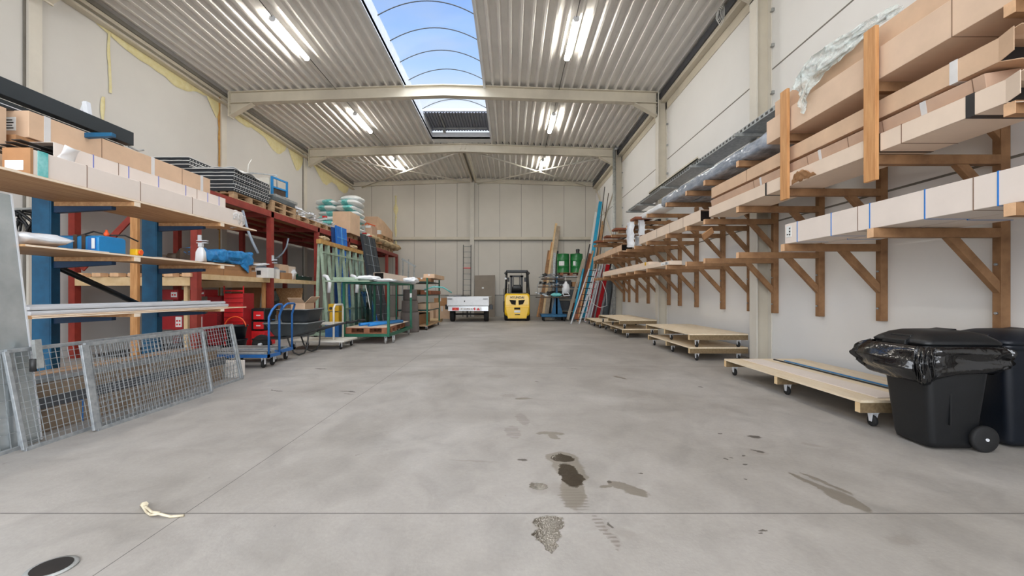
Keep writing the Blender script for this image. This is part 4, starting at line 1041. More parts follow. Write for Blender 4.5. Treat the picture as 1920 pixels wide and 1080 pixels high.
# lower shelf decks, bays 1 and 2
for i,(a,c) in enumerate(((8.18,10.53),(10.68,13.08))):
    part(t, 'lower_deck', MB().box(RB, RX-0.13, a, c, 1.52, 1.56), 'plywood')
    part(t, 'lower_beam', MB().box(RX-0.115, RX-.02, a, c, 1.46, 1.565), 'pine')
    b = MB()
    part(t, 'end_timber', MB().box(RB+.12, RX-.13, a-.13 if i==0 else a-.01, a, 1.34, 1.50), 'pine')
for k in range(7):
    x=-8.0+.33*k
    solo('timber_block', MB().box(x,x+.16,7.96,8.04+.3,1.505,1.57) if False else MB().box(x,x+.16,8.0,8.16,1.505,1.575), 'timber_end', 'pale timber block on the near end of the red rack shelf, %s from the wall' % ORD[k], 'timber block', 'timber blocks on the near end of the red rack')

# grinder-like machine with a cast disc on the near end of the shelf
t = thing('workshop_machine', 'brown cast machine with a big slotted disc behind the blue rack', 'machine', (-6.9, 8.6, 1.575))
part(t, 'disc', MB().lathe([(.03,-.03),(.16,-.03),(.175,-.02),(.175,.02),(.03,.025)], (-7.0,8.45,1.9), 'X', 32), 'iron_brown')
b = MB()
for k in range(4):
    a=k*PI/2+.4; b.bar((-6.965,8.45+.05*math.cos(a),1.9+.05*math.sin(a)),(-6.965,8.45+.13*math.cos(a),1.9+.13*math.sin(a)),.014,.02)
part(t, 'slot', b, 'hole_dark')
part(t, 'shaft', MB().cyl((-7.0,8.45,1.9),(-6.6,8.45,1.9),.045).cyl((-6.6,8.45,1.9),(-6.4,8.45,1.9),.075), 'iron_brown')
part(t, 'motor', MB().lathe([(.05,-.28),(.15,-.26),(.16,-.05),(.12,0)], (-6.1,8.45,1.9), 'X', 24).box(-6.38,-5.98,8.3,8.6,1.576,1.76), 'iron_brown')
part(t, 'gearbox', MB().box(-6.28,-5.92,8.28,8.62,1.76,2.06), 'iron_brown', bevel=.02)
part(t, 'stand', MB().box(-7.1,-6.9,8.35,8.55,1.576,1.74), 'iron_brown')

# blue tarp on brown cartons, bay 1
zS = 1.561
long_box('flat brown carton with a white label under the blue tarpaulin, lower one', -6.4,-5.91,8.35,10.15,zS,zS+.14,'kraft_dark', label_at=((9.85,10.0,zS+.03,zS+.11),), seams=(9.0,))
long_box('flat brown carton directly under the blue tarpaulin, upper one', -6.42,-5.93,8.3,10.0,zS+.142,zS+.26,'kraft_dark', label_at=((9.8,9.93,zS+.17,zS+.24),))

def tarp(u,v):
    a=2*PI*v; k=.38; y=8.28+1.8*u
    e=max(0.02,min(1,min(u,1-u)*14))**.45
    sx=math.copysign(abs(math.cos(a))**k,math.cos(a)); sz=math.copysign(abs(math.sin(a))**k,math.sin(a))
    n=.05*noise.noise(Vector((y*3.1,sx*1.6,sz*1.6)))+.022*noise.noise(Vector((y*11,sx*3,sz*6)))
    return (-6.12+sx*(.26*e+n), y+.04*sz*noise.noise(Vector((sx*3,sz*3,u*4))), max(zS+.262, zS+.262+.135+sz*(.14*e+n)))
b = MB().grid(tarp,90,48); solo('tarpaulin', b,'tarp_blue','folded bright blue tarpaulin on the red rack shelf','tarpaulin')
b = MB()
def tail(u,v): return (-5.90+.05*math.sin(v*5)+.02*noise.noise(Vector((u*5,v*5,3))), 9.55+.45*v, zS+.45-.30*u*(.5+.5*math.sin(v*3))-.06*u)
b.grid(tail,10,12); solo('tarpaulin_corner', b,'tarp_blue','loose corner of blue tarpaulin hanging over the flat cartons','tarpaulin', solid=.004)
for i,(px0,px1,py0,py1,m,l) in enumerate(((478,503,505,520,'carton_white','white-printed grey carton beside the blue tarpaulin'),(466,480,505,518,'kraft_dark','small brown carton squeezed beside the blue tarpaulin'))):
    y=10.2+.02*i; a=at(px0,py1,Y=y); c=at(px1,py0,Y=y)
    t=thing('small_carton',l,'carton',(a.x,y,zS)); part(t,'body',MB().box(max(a.x,-6.35),c.x,y,y+.25,zS,zS+.24),m,bevel=.003); part(t,'print',MB().box(a.x+.04,a.x+.14,y-.003,y,zS+.07,zS+.17),'ink' if i==0 else 'label_white')
for i in range(3):
    solo('paper_scrap', MB().pillow((-6.02+.06*i,10.25+.08*i,zS+.30+.015*i),(.24,.2,.05),rz=.5*i,seed=i,amp=.4), 'plastic_white_smooth', 'crumpled white paper scrap on the cartons by the red upright, %s of three' % ('lowest','middle','topmost')[i], 'paper', 'paper scraps by the red upright')
# bay 2 shelf goods
t = thing('plastic_pipe','short grey plastic pipe with open mouth on the second shelf bay','pipe',(-6.3,11.2,zS))
b = MB()
n=28
for r in (.16,.145):
    pass
b.lathe([(.148,0),(.165,0),(.165,.9),(.148,.9)],(-6.15,10.75,zS+.17),'Y',28)
part(t,'tube_wall',b,'pipe_grey'); part(t,'inside',MB().lathe([(.001,.2),(.147,.2),(.147,.21)],(-6.15,10.75,zS+.17),'Y',24),'steel_dark')
k=0
for (x0,x1,y0,y1,z0,z1,m,nm) in ((-6.0,-5.91,10.72,10.9,zS,zS+.2,'white_board','small white carton in front of the grey pipe'),(-6.05,-5.92,11.05,11.2,zS,zS+.25,'carton_white','tall narrow white carton by the grey pipe'),(-6.9,-6.45,10.8,11.5,zS,zS+.42,'kraft','brown carton behind the grey pipe'),(-6.3,-5.93,11.3,11.85,zS,zS+.18,'kraft_dark','dark brown open carton right of the grey pipe'),(-6.4,-6.0,11.35,11.8,zS+.185,zS+.40,'kraft','kraft carton stacked on the dark brown one'),(-6.5,-6.05,11.9,12.3,zS,zS+.38,'kraft_light','light kraft carton deeper on the second shelf bay'),(-7.6,-7.1,11.0,12.4,zS,zS+.35,'kraft_grey','greyish carton at the rear of the second shelf bay')):
    t=thing('shelf_carton',nm,'carton',(x0,y0,z0),group='cartons on the second shelf bay'); part(t,'body',MB().box(x0,x1,y0,y1,z0,z1),m,bevel=.003)
    part(t,'tape',MB().box((x0+x1)/2-.02,(x0+x1)/2+.02,y0-.002,y0,z0,z1).box((x0+x1)/2-.02,(x0+x1)/2+.02,y0,y1,z1,z1+.002),'tape_clear'); k+=1
t=thing('parts_tray','dark green tray of fittings on the second shelf bay','tray',(-6.0,12.6,zS))
part(t,'tray',MB().box(-6.3,-5.92,12.3,13.0,zS,zS+.02).box(-6.3,-6.28,12.3,13.0,zS,zS+.12).box(-5.94,-5.92,12.3,13.0,zS,zS+.12).box(-6.28,-5.94,12.3,12.32,zS,zS+.12).box(-6.28,-5.94,12.98,13.0,zS,zS+.12),'green_dark')
solo('case_green',MB().box(-6.7,-6.32,12.35,13.0,zS,zS+.22),'cart_green','green case standing behind the tray of fittings','case',bevel=.01)
rnd=random.Random(5)
for i in range(7):
    x=-6.24+.045*i; y=12.4+.5*rnd.random(); z0=zS+.021
    solo('fitting', MB().cyl((x,y,z0+.03),(x+.02,y+.08,z0+.10),.022,10), ('alu','black_paint','plastic_white_smooth')[i%3], 'small pipe fitting in the green tray, %s from the left' % ORD[i].replace('nearest','first'), 'fitting', 'fittings in the green tray')
solo('plastic_wad', MB().pillow((-6.1,12.15,zS+.17),(.22,.2,.3),seed=8,amp=.4),'plastic_white','white crumpled plastic standing on the second shelf bay','plastic')
b=MB().tube([at(1030/5.4+350,360/5.4+380,Y=11.6),at(1010/5.4+350,450/5.4+380,Y=11.6),at(975/5.4+350,510/5.4+380,Y=11.6),at(930/5.4+350,550/5.4+380,Y=11.6),at(885/5.4+350,572/5.4+380,Y=11.6)],.022,8)
solo('bent_hose', b,'pipe_grey','pale bent hose curving down under the red rack deck','hose')
b=MB().tube([at(455,395,Y=9.4),at(464,430,Y=9.4),at(474,455,Y=9.4),at(484,475,Y=9.4)],.028,8)
solo('dark_hose', b,'pipe_grey','dark grey hose hanging behind the upper board tip','hose')
t=thing('wall_bracket_clamp','small silver clamp fixed to the red upright','clamp',(RX,10.5,1.95))
part(t,'plate',MB().box(RX-.001,RX+.02,10.56,10.64,1.98,2.12).box(RX,RX+.12,10.58,10.6,2.0,2.02).box(RX,RX+.12,10.58,10.6,1.93,1.95),'alu')

# below the shelf: tool cabinets
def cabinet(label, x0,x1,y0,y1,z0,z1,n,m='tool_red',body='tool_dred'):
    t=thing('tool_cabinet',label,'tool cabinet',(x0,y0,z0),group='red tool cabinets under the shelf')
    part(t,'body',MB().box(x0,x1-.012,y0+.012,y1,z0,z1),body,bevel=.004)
    h=(z1-z0)/n
    for i in range(n):
        b=MB().box(x0+.012,x1-.02,y0-.005,y0+.012,z0+h*i+.008,z0+h*(i+1)-.008); d=part(t,'drawer',b,m,bevel=.003)
        part(t,'handle',MB().box(x0+.05,x1-.06,y0-.02,y0-.005,z0+h*(i+.78),z0+h*(i+.86)),'sign_red' if n>4 else 'alu',parent=d)
    return t
y=9.45
cabinet('tall bright red drawer cabinet under the shelf with many drawers', at(419,600,Y=y).x, at(457,600,Y=y).x, y,y+.4, .06, 1.20, 11)
t=thing('cabinet_frame','red tubular frame above the tall drawer cabinet','frame',(-6.1,9.7,1.2))
x0,x1=at(419,600,Y=y).x, at(457,600,Y=y).x
part(t,'post',MB().box(x0,x0+.02,y,y+.02,1.2015,1.36),'tool_red'); part(t,'post',MB().box(x1-.02,x1,y,y+.02,1.2015,1.36),'tool_red'); part(t,'rail',MB().box(x0+.02,x1-.02,y,y+.02,1.24,1.27),'tool_red')
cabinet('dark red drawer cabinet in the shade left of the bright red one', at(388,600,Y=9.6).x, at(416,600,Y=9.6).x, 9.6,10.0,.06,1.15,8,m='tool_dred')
y=9.75; xa,xb=at(459,600,Y=y).x, at(496,600,Y=y).x
t=thing('tool_trolley','stack of black and red tool boxes under the shelf by the red upright','tool trolley',(xa,y,0))
part(t,'base_box',MB().box(xa,xb,y,y+.45,.03,.36),'tool_red',bevel=.01)
part(t,'middle_box',MB().box(xa,xb,y,y+.45,.38,.58),'plastic_black',bevel=.01)
part(t,'top_box',MB().box(xa,xb,y,y+.45,.60,.86),'plastic_black',bevel=.015)
for z0,z1 in ((.06,.33),(.40,.56),(.62,.80)):
    d=part(t,'drawer',MB().box(xb-.24,xb-.015,y-.02,y,z0,z1),'tool_red',bevel=.006)
    part(t,'handle',MB().box(xb-.17,xb-.08,y-.03,y-.02,(z0+z1)/2-.012,(z0+z1)/2+.012),'label_white',parent=d)
def perf_crate(label,px0,px1,py0,py1,y,m='tool_dred'):
    a=at(px0,py1,Y=y); c=at(px1,py0,Y=y); t=thing('parts_crate',label,'crate',(a.x,y,a.z),group='red crates under the shelf')
    part(t,'body',MB().box(a.x,c.x,y,y+.4,max(a.z,.002),c.z),m,bevel=.004)
    p=part(t,'printed_panel',MB().box(c.x-.14,c.x-.02,y-.004,y,a.z+.05,c.z-.05),'label_white'); b=MB()
    n=max(2,int((c.z-a.z-.15)/.07))
    for i in range(n):
        for j in range(2): b.box(c.x-.125+.05*j,c.x-.095+.05*j,y-.006,y-.004,a.z+.08+.07*i,a.z+.115+.07*i)
    part(t,'perforations',b,'sign_red',parent=p)
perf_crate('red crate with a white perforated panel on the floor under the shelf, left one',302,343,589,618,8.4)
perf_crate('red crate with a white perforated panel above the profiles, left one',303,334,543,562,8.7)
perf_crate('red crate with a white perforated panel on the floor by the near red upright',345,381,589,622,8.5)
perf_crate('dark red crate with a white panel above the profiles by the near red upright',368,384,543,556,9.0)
for i,(z0,z1,r) in enumerate(((.0,.28,.19),(.30,.56,.20))):
    t=thing('bucket',('black plastic bucket at the bottom of the stack by the trolleys','black plastic bucket with an orange rim inside, on top of the stack')[i],'bucket',(0,0,0)); c=at(443,600,Y=8.8)
    part(t,'wall',MB().lathe([(r*.80,z0+.001),(r*.98,z1-.02),(r*1.08,z1-.02),(r*1.08,z1),(r*.95,z1),(r*.8,z0+.02)],(c.x,8.8,0)),'plastic_navy')
    if i: part(t,'handle',MB().tube([(c.x+.21*math.cos(a*PI/14),8.8-.03,z1-.03+.2*math.sin(a*PI/14)) for a in range(15)],.012,8),'orange')
solo('floor_sheet_pile', MB().box(-7.8,-6.4,8.2,9.9,.0,.055),'steel_dark','dark flat metal plates on the floor under the red rack','metal plate')
for i,(x0,x1,y,z1,m) in enumerate(((-7.1,-6.0,12.3,1.35,'plywood'),(-8.0,-7.15,12.25,1.38,'kraft_dark'))):
    b=MB().hexa([(x0,y,0),(x1,y,0),(x1,y+.02,0),(x0,y+.02,0)],[(x0,y+.3,z1),(x1,y+.3,z1),(x1,y+.32,z1),(x0,y+.32,z1)])
    solo('plywood_sheet', b, m, ('brown plywood sheet leaning under the second shelf bay','darker brown sheet leaning at the rear under the second shelf bay')[i],'sheet')
b=MB().pillow((-6.0,10.95,.95),(.26,.3,.7),seed=4,amp=.35); solo('black_bag', b,'bag_black','shiny black plastic bag hanging beside the red upright','bag')
b=MB().bar((-5.99,11.3,0.0),(-6.12,11.15,1.1),.09,.03,up=(0,1,0)); solo('grey_profile', b,'galv','grey metal profile leaning beside the red upright','metal profile')
solo('blue_tag', MB().box(RX+.0005,RX+.012,10.56,10.65,.55,.78),'tube_blue','light blue plate stuck on the red upright','plate')

# ------------------------------------------------------------------ pallets on the upper deck
def pallet(name_mat, label, loc, rz=0.0, L_=1.2, W_=0.8, group='pallets on the red rack deck', proto=[None]):
    if proto[0] is None or name_mat != proto[0][0]:
        t=thing('pallet',label,'pallet',(0,0,0),group=group)
        for i in range(5):
            y=-W_/2+(W_-.12)*i/4; part(t,'deck_slat',MB().box(-L_/2,L_/2,y,y+.12,.122,.144),name_mat)
        for x in (-L_/2,-.07,L_/2-.14):
            part(t,'stringer',MB().box(x,x+.14,-W_/2,W_/2,.100,.122),name_mat)
            for y in (-W_/2,-.05,W_/2-.1): part(t,'block',MB().box(x,x+.14,y,y+.1,.022,.10),name_mat)
        for y in (-W_/2,-.05,W_/2-.1): part(t,'runner',MB().box(-L_/2,L_/2,y,y+.1,0,.022),name_mat)
        t.location=loc; t.rotation_euler=(0,0,rz); proto[0]=(name_mat,t); return t
    return dup(proto[0][1],loc,rz,label,group)
zd=RZ+.001
q=PI/2
pl=[(-6.2,9.75,0,'pallet under the front stack of black-edged panels'),(-7.15,9.75,0,'pallet under the rear stack of black-edged panels'),(-6.2,11.2,0,'pallet carrying the grey machine frame'),(-6.2,12.5,0,'pallet with a second tier beside the grey machine'),(-6.2,13.78,0,'pallet carrying the pile of metal offcuts'),(-6.22,16.0,0,'pallet under the big plain carton'),(-6.9,17.3,0,'pallet under the pile of white sacks'),(-6.2,18.3,0,'pallet under the first beige sacks'),(-6.2,19.6,0,'pallet in the middle under the beige sacks'),(-6.2,20.9,0,'far pallet under the beige sacks')]
for x,y,_,l in pl: pallet('pallet_wood','%s on the red rack deck' % l,(x,y,zd),q)
zp=zd+.1455
pallet('pallet_wood','second pallet stacked beneath the grey machine on the red rack deck',(-6.22,11.25,zp),q)
zp2=zp+.1455
# stacks of black-edged drainage panels with felt between
def dpanel():
    t=thing('drainage_panel','x','panel',(0,0,0),group='stacked black-edged drainage panels')
    part(t,'plate',MB().box(-.5,.5,-.68,.68,.0,.060),'panel_black')
    b=MB()
    for k in range(15): b.box(.5,.503,-.66+.09*k,-.63+.09*k,.022,.036)
    part(t,'edge_slots',b,'felt_white')
    b=MB()
    def ft(u,v): return (-.505+1.011*u,-.69+1.375*v,.0685+.006*noise.noise(Vector((u*7,v*7,3))))
    b.grid(ft,16,16); part(t,'felt',b,'felt_white',solid=.014)
    return t
dp=None
for s,(cx,cy,n,z0) in enumerate(((-6.28,9.78,6,zp),(-7.2,9.78,9,zp))):
    for k in range(n):
        lab='black-edged panel with white felt in the %s stack, %s from the bottom' % (('front','rear')[s], ORD[k].replace('nearest','first'))
        loc=(cx+.012*math.sin(k*2.3),cy+.02*math.sin(k*1.7),z0+.0795*k)
        if dp is None: dp=dpanel(); dp.location=loc; dp['label']=lab
        else: dup(dp,loc,.01*math.sin(k*3),lab)
zt1=zp+.0795*6
b=MB()
def dr(u,v): return (-6.9+1.2*v+.02*noise.noise(Vector((u*5,v*5,1))), 9.12+.9*u, zt1+.012+.04*abs(noise.noise(Vector((u*3,v*4,6))))-.14*max(0,v-.93)*8*(.5+.5*math.sin(u*9)))
b.grid(dr,14,24); solo('felt_sheet', b,'felt_white','wrinkled grey-white felt sheet draped over the front stack of panels','felt', solid=.006)
# machine on pallet
t=thing('grey_machine','grey steel machine frame with blue-framed screens on the rack deck','machine',(-6.2,11.25,zp2))
part(t,'base',MB().box(-6.5,-5.82,10.72,11.8,zp2,zp2+.13),'plastic_grey',bevel=.02)
part(t,'bed',MB().box(-6.45,-5.85,10.9,12.0,zp2+.13,zp2+.2),'galv_dull',bevel=.01)
p=part(t,'screen_frame',MB().box(-6.02,-5.97,10.95,11.0,zp2+.2,zp2+.66).box(-5.82,-5.78,11.3,11.35,zp2+.2,zp2+.6).bar((-6.0,10.97,zp2+.64),(-5.80,11.33,zp2+.58),.04).bar((-6.0,10.97,zp2+.4),(-5.80,11.33,zp2+.36),.04),'machine_blue')
part(t,'screen',MB().hexa([(-6.0,10.99,zp2+.22),(-5.81,11.33,zp2+.2),(-5.815,11.335,zp2+.2),(-6.005,10.995,zp2+.22)],[(-6.0,10.99,zp2+.4),(-5.81,11.33,zp2+.35),(-5.815,11.335,zp2+.35),(-6.005,10.995,zp2+.4)]),'iron_brown',parent=p)
part(t,'screen_panel',MB().box(-6.3,-6.05,10.95,10.98,zp2+.2,zp2+.62),'steel_white')
part(t,'tube_frame',MB().tube([(-6.5,10.9,zp2+.2),(-6.5,10.9,zp2+.72),(-6.0,11.2,zp2+.74),(-5.98,11.2,zp2+.3)],.02,8),'galv')
part(t,'rail',MB().bar((-6.3,11.9,zp2+.2),(-5.82,12.2,zp2+.05),.04).bar((-6.1,11.5,zp2+.25),(-5.84,12.6,zp2+.0),.03),'alu')
solo('thin_rod', MB().tube([(-6.43,10.6,zp2+.0),(-6.40,10.66,zp2+.85),(-6.36,10.72,zp2+1.0)],.008,6).cyl((-6.43,10.6,zp2-.14),(-6.43,10.6,zp2+.02),.02),'strap_white','thin white rod standing up beside the stack of panels','rod')
# metal offcuts
rnd=random.Random(11); oc=None
for i in range(34):
    y=12.05+2.6*rnd.random(); x=-6.45+.55*rnd.random(); z=zp+.03+ (.26 if y<13.6 else .22)*rnd.random(); 
    if oc is None:
        oc=thing('metal_offcut','x','metal offcut',(0,0,0),group='metal offcuts piled on the pallet'); 
        part(oc,'section',MB().bar((-.22,0,0),(.22,.03,.02),.035,.05),'alu'); part(oc,'fin',MB().bar((-.2,.01,.035),(.2,.04,.05),.008,.05),'galv_dull')
        o=oc; o.location=(x,y,z); o.rotation_euler=(0,0,rnd.uniform(0,PI)); o['label']='metal section offcut in the tangled pile before the white sacks on the rack deck'
    else: o=dup(oc,(x,y,z),rnd.uniform(0,PI),'metal section offcut in the tangled pile before the white sacks on the rack deck')
    o.rotation_euler=(rnd.uniform(-.3,.3),rnd.uniform(-.35,.35),rnd.uniform(0,PI)); o.scale=(rnd.uniform(.5,1.1),)*3
solo('red_scrap', MB().box(-6.0,-5.9,13.9,14.05,zp+.27,zp+.33),'sign_red','small red block on the tangled metal offcuts','block')
# white sacks
ws=0
def sack(c,size,rz,seed,label,teal=True):
    t=thing('sack',label,'sack',(c[0],c[1],c[2]-size[2]/2),group='white and teal sacks piled on the rack deck')
    part(t,'bag',MB().pillow(c,size,rz=rz,seed=seed,amp=.10),'sack_white')
    if teal:
        # printed band: slightly larger slice of the same pillow
        b=MB().pillow(c,(size[0]*1.006,size[1]*1.006,size[2]*1.012),rz=rz,seed=seed,amp=.10)
        R=Matrix.Rotation(-rz,3,'Z'); keep=[]
        for i,f in enumerate(b.f):
            m_=sum((b.v[k] for k in f),Vector())/len(f); q_=R@(m_-Vector(c)); u=q_.x/size[0]; 
            if (-.30<u<-.02 and seed%2) or (.0<u<.38 and not seed%2): keep.append(i)
        b.f=[b.f[i] for i in keep]; b.sm=[True]*len(keep); b.mi=[0]*len(keep)
        part(t,'printed_band',b,'sack_teal')
rows=['bottom','second','third','fourth','fifth','sixth','seventh','topmost']
for r in range(8):
    for cidx,(x,nr) in enumerate(((-7.05,7),(-6.25,8))):
        if r>=nr: continue
        sack((x+.05*math.sin(r*2+cidx),17.15+.08*math.cos(r*1.7),zp+.11+.205*r),(.78,1.2 if r<7 else .8,.275),.08*math.sin(r*3+cidx*2),r*2+cidx+(r%2),
             'white and teal sack in the %s column of the pile, %s row' % (('left','right')[cidx],rows[r]), teal=(r<7))
# big plain carton, others
def carton(label,x0,x1,y0,y1,z0,z1,m='kraft',tape=True,stick=None,name='carton',group=None,flaps=False):
    t=thing(name,label,'carton',((x0+x1)/2,(y0+y1)/2,z0),group=group)
    part(t,'body',MB().box(x0,x1,y0,y1,z0,z1),m,bevel=.004)
    xm=(x0+x1)/2; ym=(y0+y1)/2
    if tape: part(t,'tape',MB().box(xm-.03,xm+.03,y0-.002,y0,z0+(z1-z0)*.6,z1).box(xm-.03,xm+.03,y0,y1,z1,z1+.002),'tape_clear')
    if stick:
        for (a,c,d,e) in stick: part(t,'sticker',MB().box(x0+(x1-x0)*a,x0+(x1-x0)*c,y0-.003,y0,z0+(z1-z0)*d,z0+(z1-z0)*e),'label_white')
    if flaps:
        part(t,'flap',MB().hexa([(x0,y0,z1),(x1,y0,z1),(x1,y0-.15,z1+.1),(x0,y0-.15,z1+.1)],[(x0,y0,z1+.005),(x1,y0,z1+.005),(x1,y0-.15,z1+.105),(x0,y0-.15,z1+.105)]),m)
        part(t,'flap',MB().hexa([(x1,y0,z1),(x1,y1,z1),(x1+.12,y1,z1+.12),(x1+.12,y0,z1+.12)],[(x1-.005,y0,z1),(x1-.005,y1,z1),(x1+.115,y1,z1+.125),(x1+.115,y0,z1+.125)]),m)
    return t
carton('big plain tan carton in front of the white sacks on the rack deck',-6.3,-5.68,15.45,16.45,zp,zp+.76,'kraft',tape=False)
pallet('pallet_wood','lower pallet under the taped carton at the back of the rack deck',(-6.15,18.3,zp),q)
carton('tan carton with two white stickers behind the black leaning crates',-6.35,-5.72,18.0,18.7,zp+.147,zp+.66,'kraft_grey',stick=((.2,.5,.72,.98),(.58,.92,.82,1.0)))
solo('white_box', MB().box(-5.9,-5.66,18.9,19.1,zp+.42,zp+.60),'label_white','small white box on top of the far pallets of the rack deck','box',bevel=.004)
solo('small_stand_carton', MB().box(-5.92,-5.64,18.88,19.12,zp+.0,zp+.418),'kraft_dark','brown carton standing below the small white box','carton')
t=thing('orange_fence','orange folding plastic barrier standing behind the white sacks','barrier',(-6.6,19.4,zp+.3))
b=MB()
for k in range(7): b.box(-6.95+.13*k,-6.92+.13*k,19.3,19.34,zp+.55,zp+1.15-.05*k)
part(t,'slat',b,'orange'); part(t,'top_rail',MB().bar((-6.97,19.3,zp+1.17),(-6.0,19.34,zp+.84),.06,.04),'orange'); part(t,'bottom_rail',MB().bar((-6.97,19.3,zp+.6),(-6.0,19.34,zp+.58),.06,.04),'orange')
carton('brown carton under the orange barrier on the rack deck',-7.3,-6.45,18.9,19.7,zd,zp+.54,'kraft_dark',tape=False)
# long kraft packs on raised pallets
b=MB().prism([(19.9,zp+.60),(22.35,zp+.60),(22.35,zp+.98),(21.7,zp+1.12),(20.9,zp+1.28),(19.9,zp+1.36)],'X',-6.75,-6.05)
solo('paper_pack', b,'kraft','long tan paper pack sloping down at the far end of the rack deck','paper pack',bevel=.01)
for i,(yy) in enumerate((20.5,21.75)): pallet('pallet_wood','%s raised pallet under the long tan paper pack' % ('nearer','farther')[i],(-6.4,yy,zp+.4535),q)
for i,yy in enumerate((20.5,21.75)): carton('%s brown carton holding up the raised pallets at the rack end' % ('nearer','farther')[i],-6.75,-6.15,yy-.55,yy+.55,zp+.001,zp+.452,'kraft_dark',tape=False)
for i in range(5):
    t=thing('beige_sack','beige paper sack bulging on the rack deck edge, %s towards the back wall' % ('first','second','third','fourth','fifth')[i],'sack',(-5.95,18.2+.95*i,zp),group='beige paper sacks on the rack deck edge')
    part(t,'bag',MB().pillow((-5.88,18.25+.92*i,zp+.17),(.55,.95,.33),seed=i+20,amp=.14),'sack_beige')
for i in range(3):
    solo('loose_paper', MB().pillow((-5.84,17.6+.35*i,zp+.06+.1*(i%2)),(.2,.35,.25),seed=i+40,amp=.4),'plastic_white','crumpled white wrapping beside the beige sacks, %s from the black crates' % ('first','second','third')[i],'wrapping')
# ------------------------------------------------------------------ leaning crates, A-frames, trolleys
def lean_stack(label, y0,y1,xb,xt,h,m,line,depth,nl,name='leaning_crate'):
    t=thing(name,label,'crate panel',(xb,y0,0))
    b=MB().hexa([(xb-depth,y0,0),(xb,y0,0),(xb,y1,0),(xb-depth,y1,0)],[(xt-depth,y0,h),(xt,y0,h),(xt,y1,h),(xt-depth,y1,h)])
    part(t,'panel',b,m,bevel=.01)
    def P(u,v,o=.006): return Vector((xb+(xt-xb)*v+o,y0+(y1-y0)*u,h*v))
    for k in range(1,nl): part(t,'cross_rib',MB().bar(P(0,k/nl),P(1,k/nl),.022,.012),line)
    for u in (.0,.25,.5,.75,1.0): part(t,'long_rib',MB().bar(P(u,0.0),P(u,1.0),.02,.016,up=(1,0,0)),line if u in(.5,) else m)
    return t
lean_stack('tall bright blue crate panel leaning against the red rack',14.25,15.1,-5.50,-5.70,3.42,'crate_blue','crate_line',.05,9)
lean_stack('dark blue crate panel behind the bright blue one',14.05,14.9,-5.585,-5.765,3.34,'crate_dblue','crate_blue',.03,4)
t=lean_stack('wide anthracite crate panel with pale bands leaning against the red rack',16.5,18.0,-5.02,-5.62,3.45,'crate_black','crate_grey_line',.09,9)
for i,(y,z) in enumerate(((16.9,3.50),(17.55,3.48))):
    solo('red_ring', MB().lathe([(.03,0),(.09,0),(.09,.03),(.03,.03)],(-5.66,y,z+.0),'Z',20),'sign_red','%s red disc resting on top of the anthracite panel' % ('nearer','farther')[i],'disc','red discs on the anthracite panel')
lean_stack('blue wedge-shaped crate panel standing behind the green trolley',14.1,14.75,-4.42,-4.78,1.25,'crate_blue','crate_line',.06,3)
# pale green A-frame glass rack
t=thing('glass_rack','tall pale green A-frame glass rack with a timber top beam','glass rack',(-5.25,13.6,0))
yy=[12.0,12.45,13.0,13.55,14.1,14.65,15.25]
part(t,'top_beam',MB().box(-5.30,-5.18,11.9,15.35,2.56,2.68),'yellow_dull' if False else 'foam_brown',bevel=.004)
for y in yy:
    part(t,'upright',MB().bar((-5.34,y,0.12),(-5.26,y,2.56),.07,.06,up=(0,1,0)),'green_pale')
    part(t,'upright',MB().bar((-5.02,y,0.12),(-5.21,y,2.56),.07,.06,up=(0,1,0)),'green_pale')
for z in (.7,1.55,2.3):
    f=(z-.12)/2.44
    part(t,'rail',MB().box(-5.02-.19*f+.03,-5.02-.19*f+.06,11.95,15.3,z,z+.05),'green_pale')
part(t,'base',MB().box(-5.5,-4.9,11.95,12.03,.04,.12).box(-5.5,-4.9,15.2,15.28,.04,.12).box(-5.5,-5.42,12.03,15.2,.04,.12).box(-4.98,-4.9,12.03,15.2,.04,.12),'green_pale')
for x,y in ((-5.4,12.1),(-4.96,12.1),(-5.4,15.1),(-4.96,15.1)): part(t,'foot',MB().cyl((x,y,0),(x,y,.04),.05,12),'rubber')
for i,(y,z) in enumerate(((12.3,2.681),(14.6,2.681))):
    solo('paper_scrap', MB().pillow((-5.24,y,z+.06),(.12,.5,.12),seed=60+i,amp=.5),'sack_beige','crumpled beige paper on the %s end of the glass rack beam' % ('near','far')[i],'paper')
# glass transport with dark green posts
t=thing('glass_trolley','dark green glass trolley holding clear panes between the racks','glass trolley',(-4.4,13.0,0))
for x in (-4.62,-4.2): 
    for y in (12.95,14.0): part(t,'post',MB().box(x,x+.06,y,y+.06,.12,1.62),'green_dark')
part(t,'base',MB().box(-4.64,-4.12,12.93,14.08,.10,.16),'green_dark'); part(t,'top_rail',MB().box(-4.62,-4.14,12.95,13.01,1.62,1.68).box(-4.62,-4.56,13.01,14.06,1.62,1.68),'green_dark')
for x in (-4.57,-4.22):
    for y in (13.0,13.95): part(t,'wheel',MB().lathe([(.01,-.02),(.05,-.02),(.05,.02),(.01,.02)],(x,y,.05),'X',16),'rubber')
for i in range(3):
    b=MB().box(-4.52+.10*i,-4.51+.10*i,13.02,13.97,.165,1.35-.08*i)
    solo('glass_sheet', b,'glass','clear upright glass pane in the dark green trolley, %s from the left' % ('first','second','third')[i],'glass pane','glass panes in the dark green trolley')
for i,(px,py,Yc) in enumerate(((615,533,12.0),(667,533,12.93),)):
    c=at(px,py,Y=Yc); s=Yc/F
    b=MB().tube([(c.x-9*s,Yc,c.z+16*s),(c.x-2*s,Yc,c.z+14*s),(c.x+3*s,Yc,c.z+4*s),(c.x+2*s,Yc,c.z-16*s)],3.6*s,8)
    solo('foam_pad', b,'plastic_white_smooth','curved white foam pad on the %s side of the glass rack' % ('near','far')[i],'foam pad','white foam pads on the glass racks')
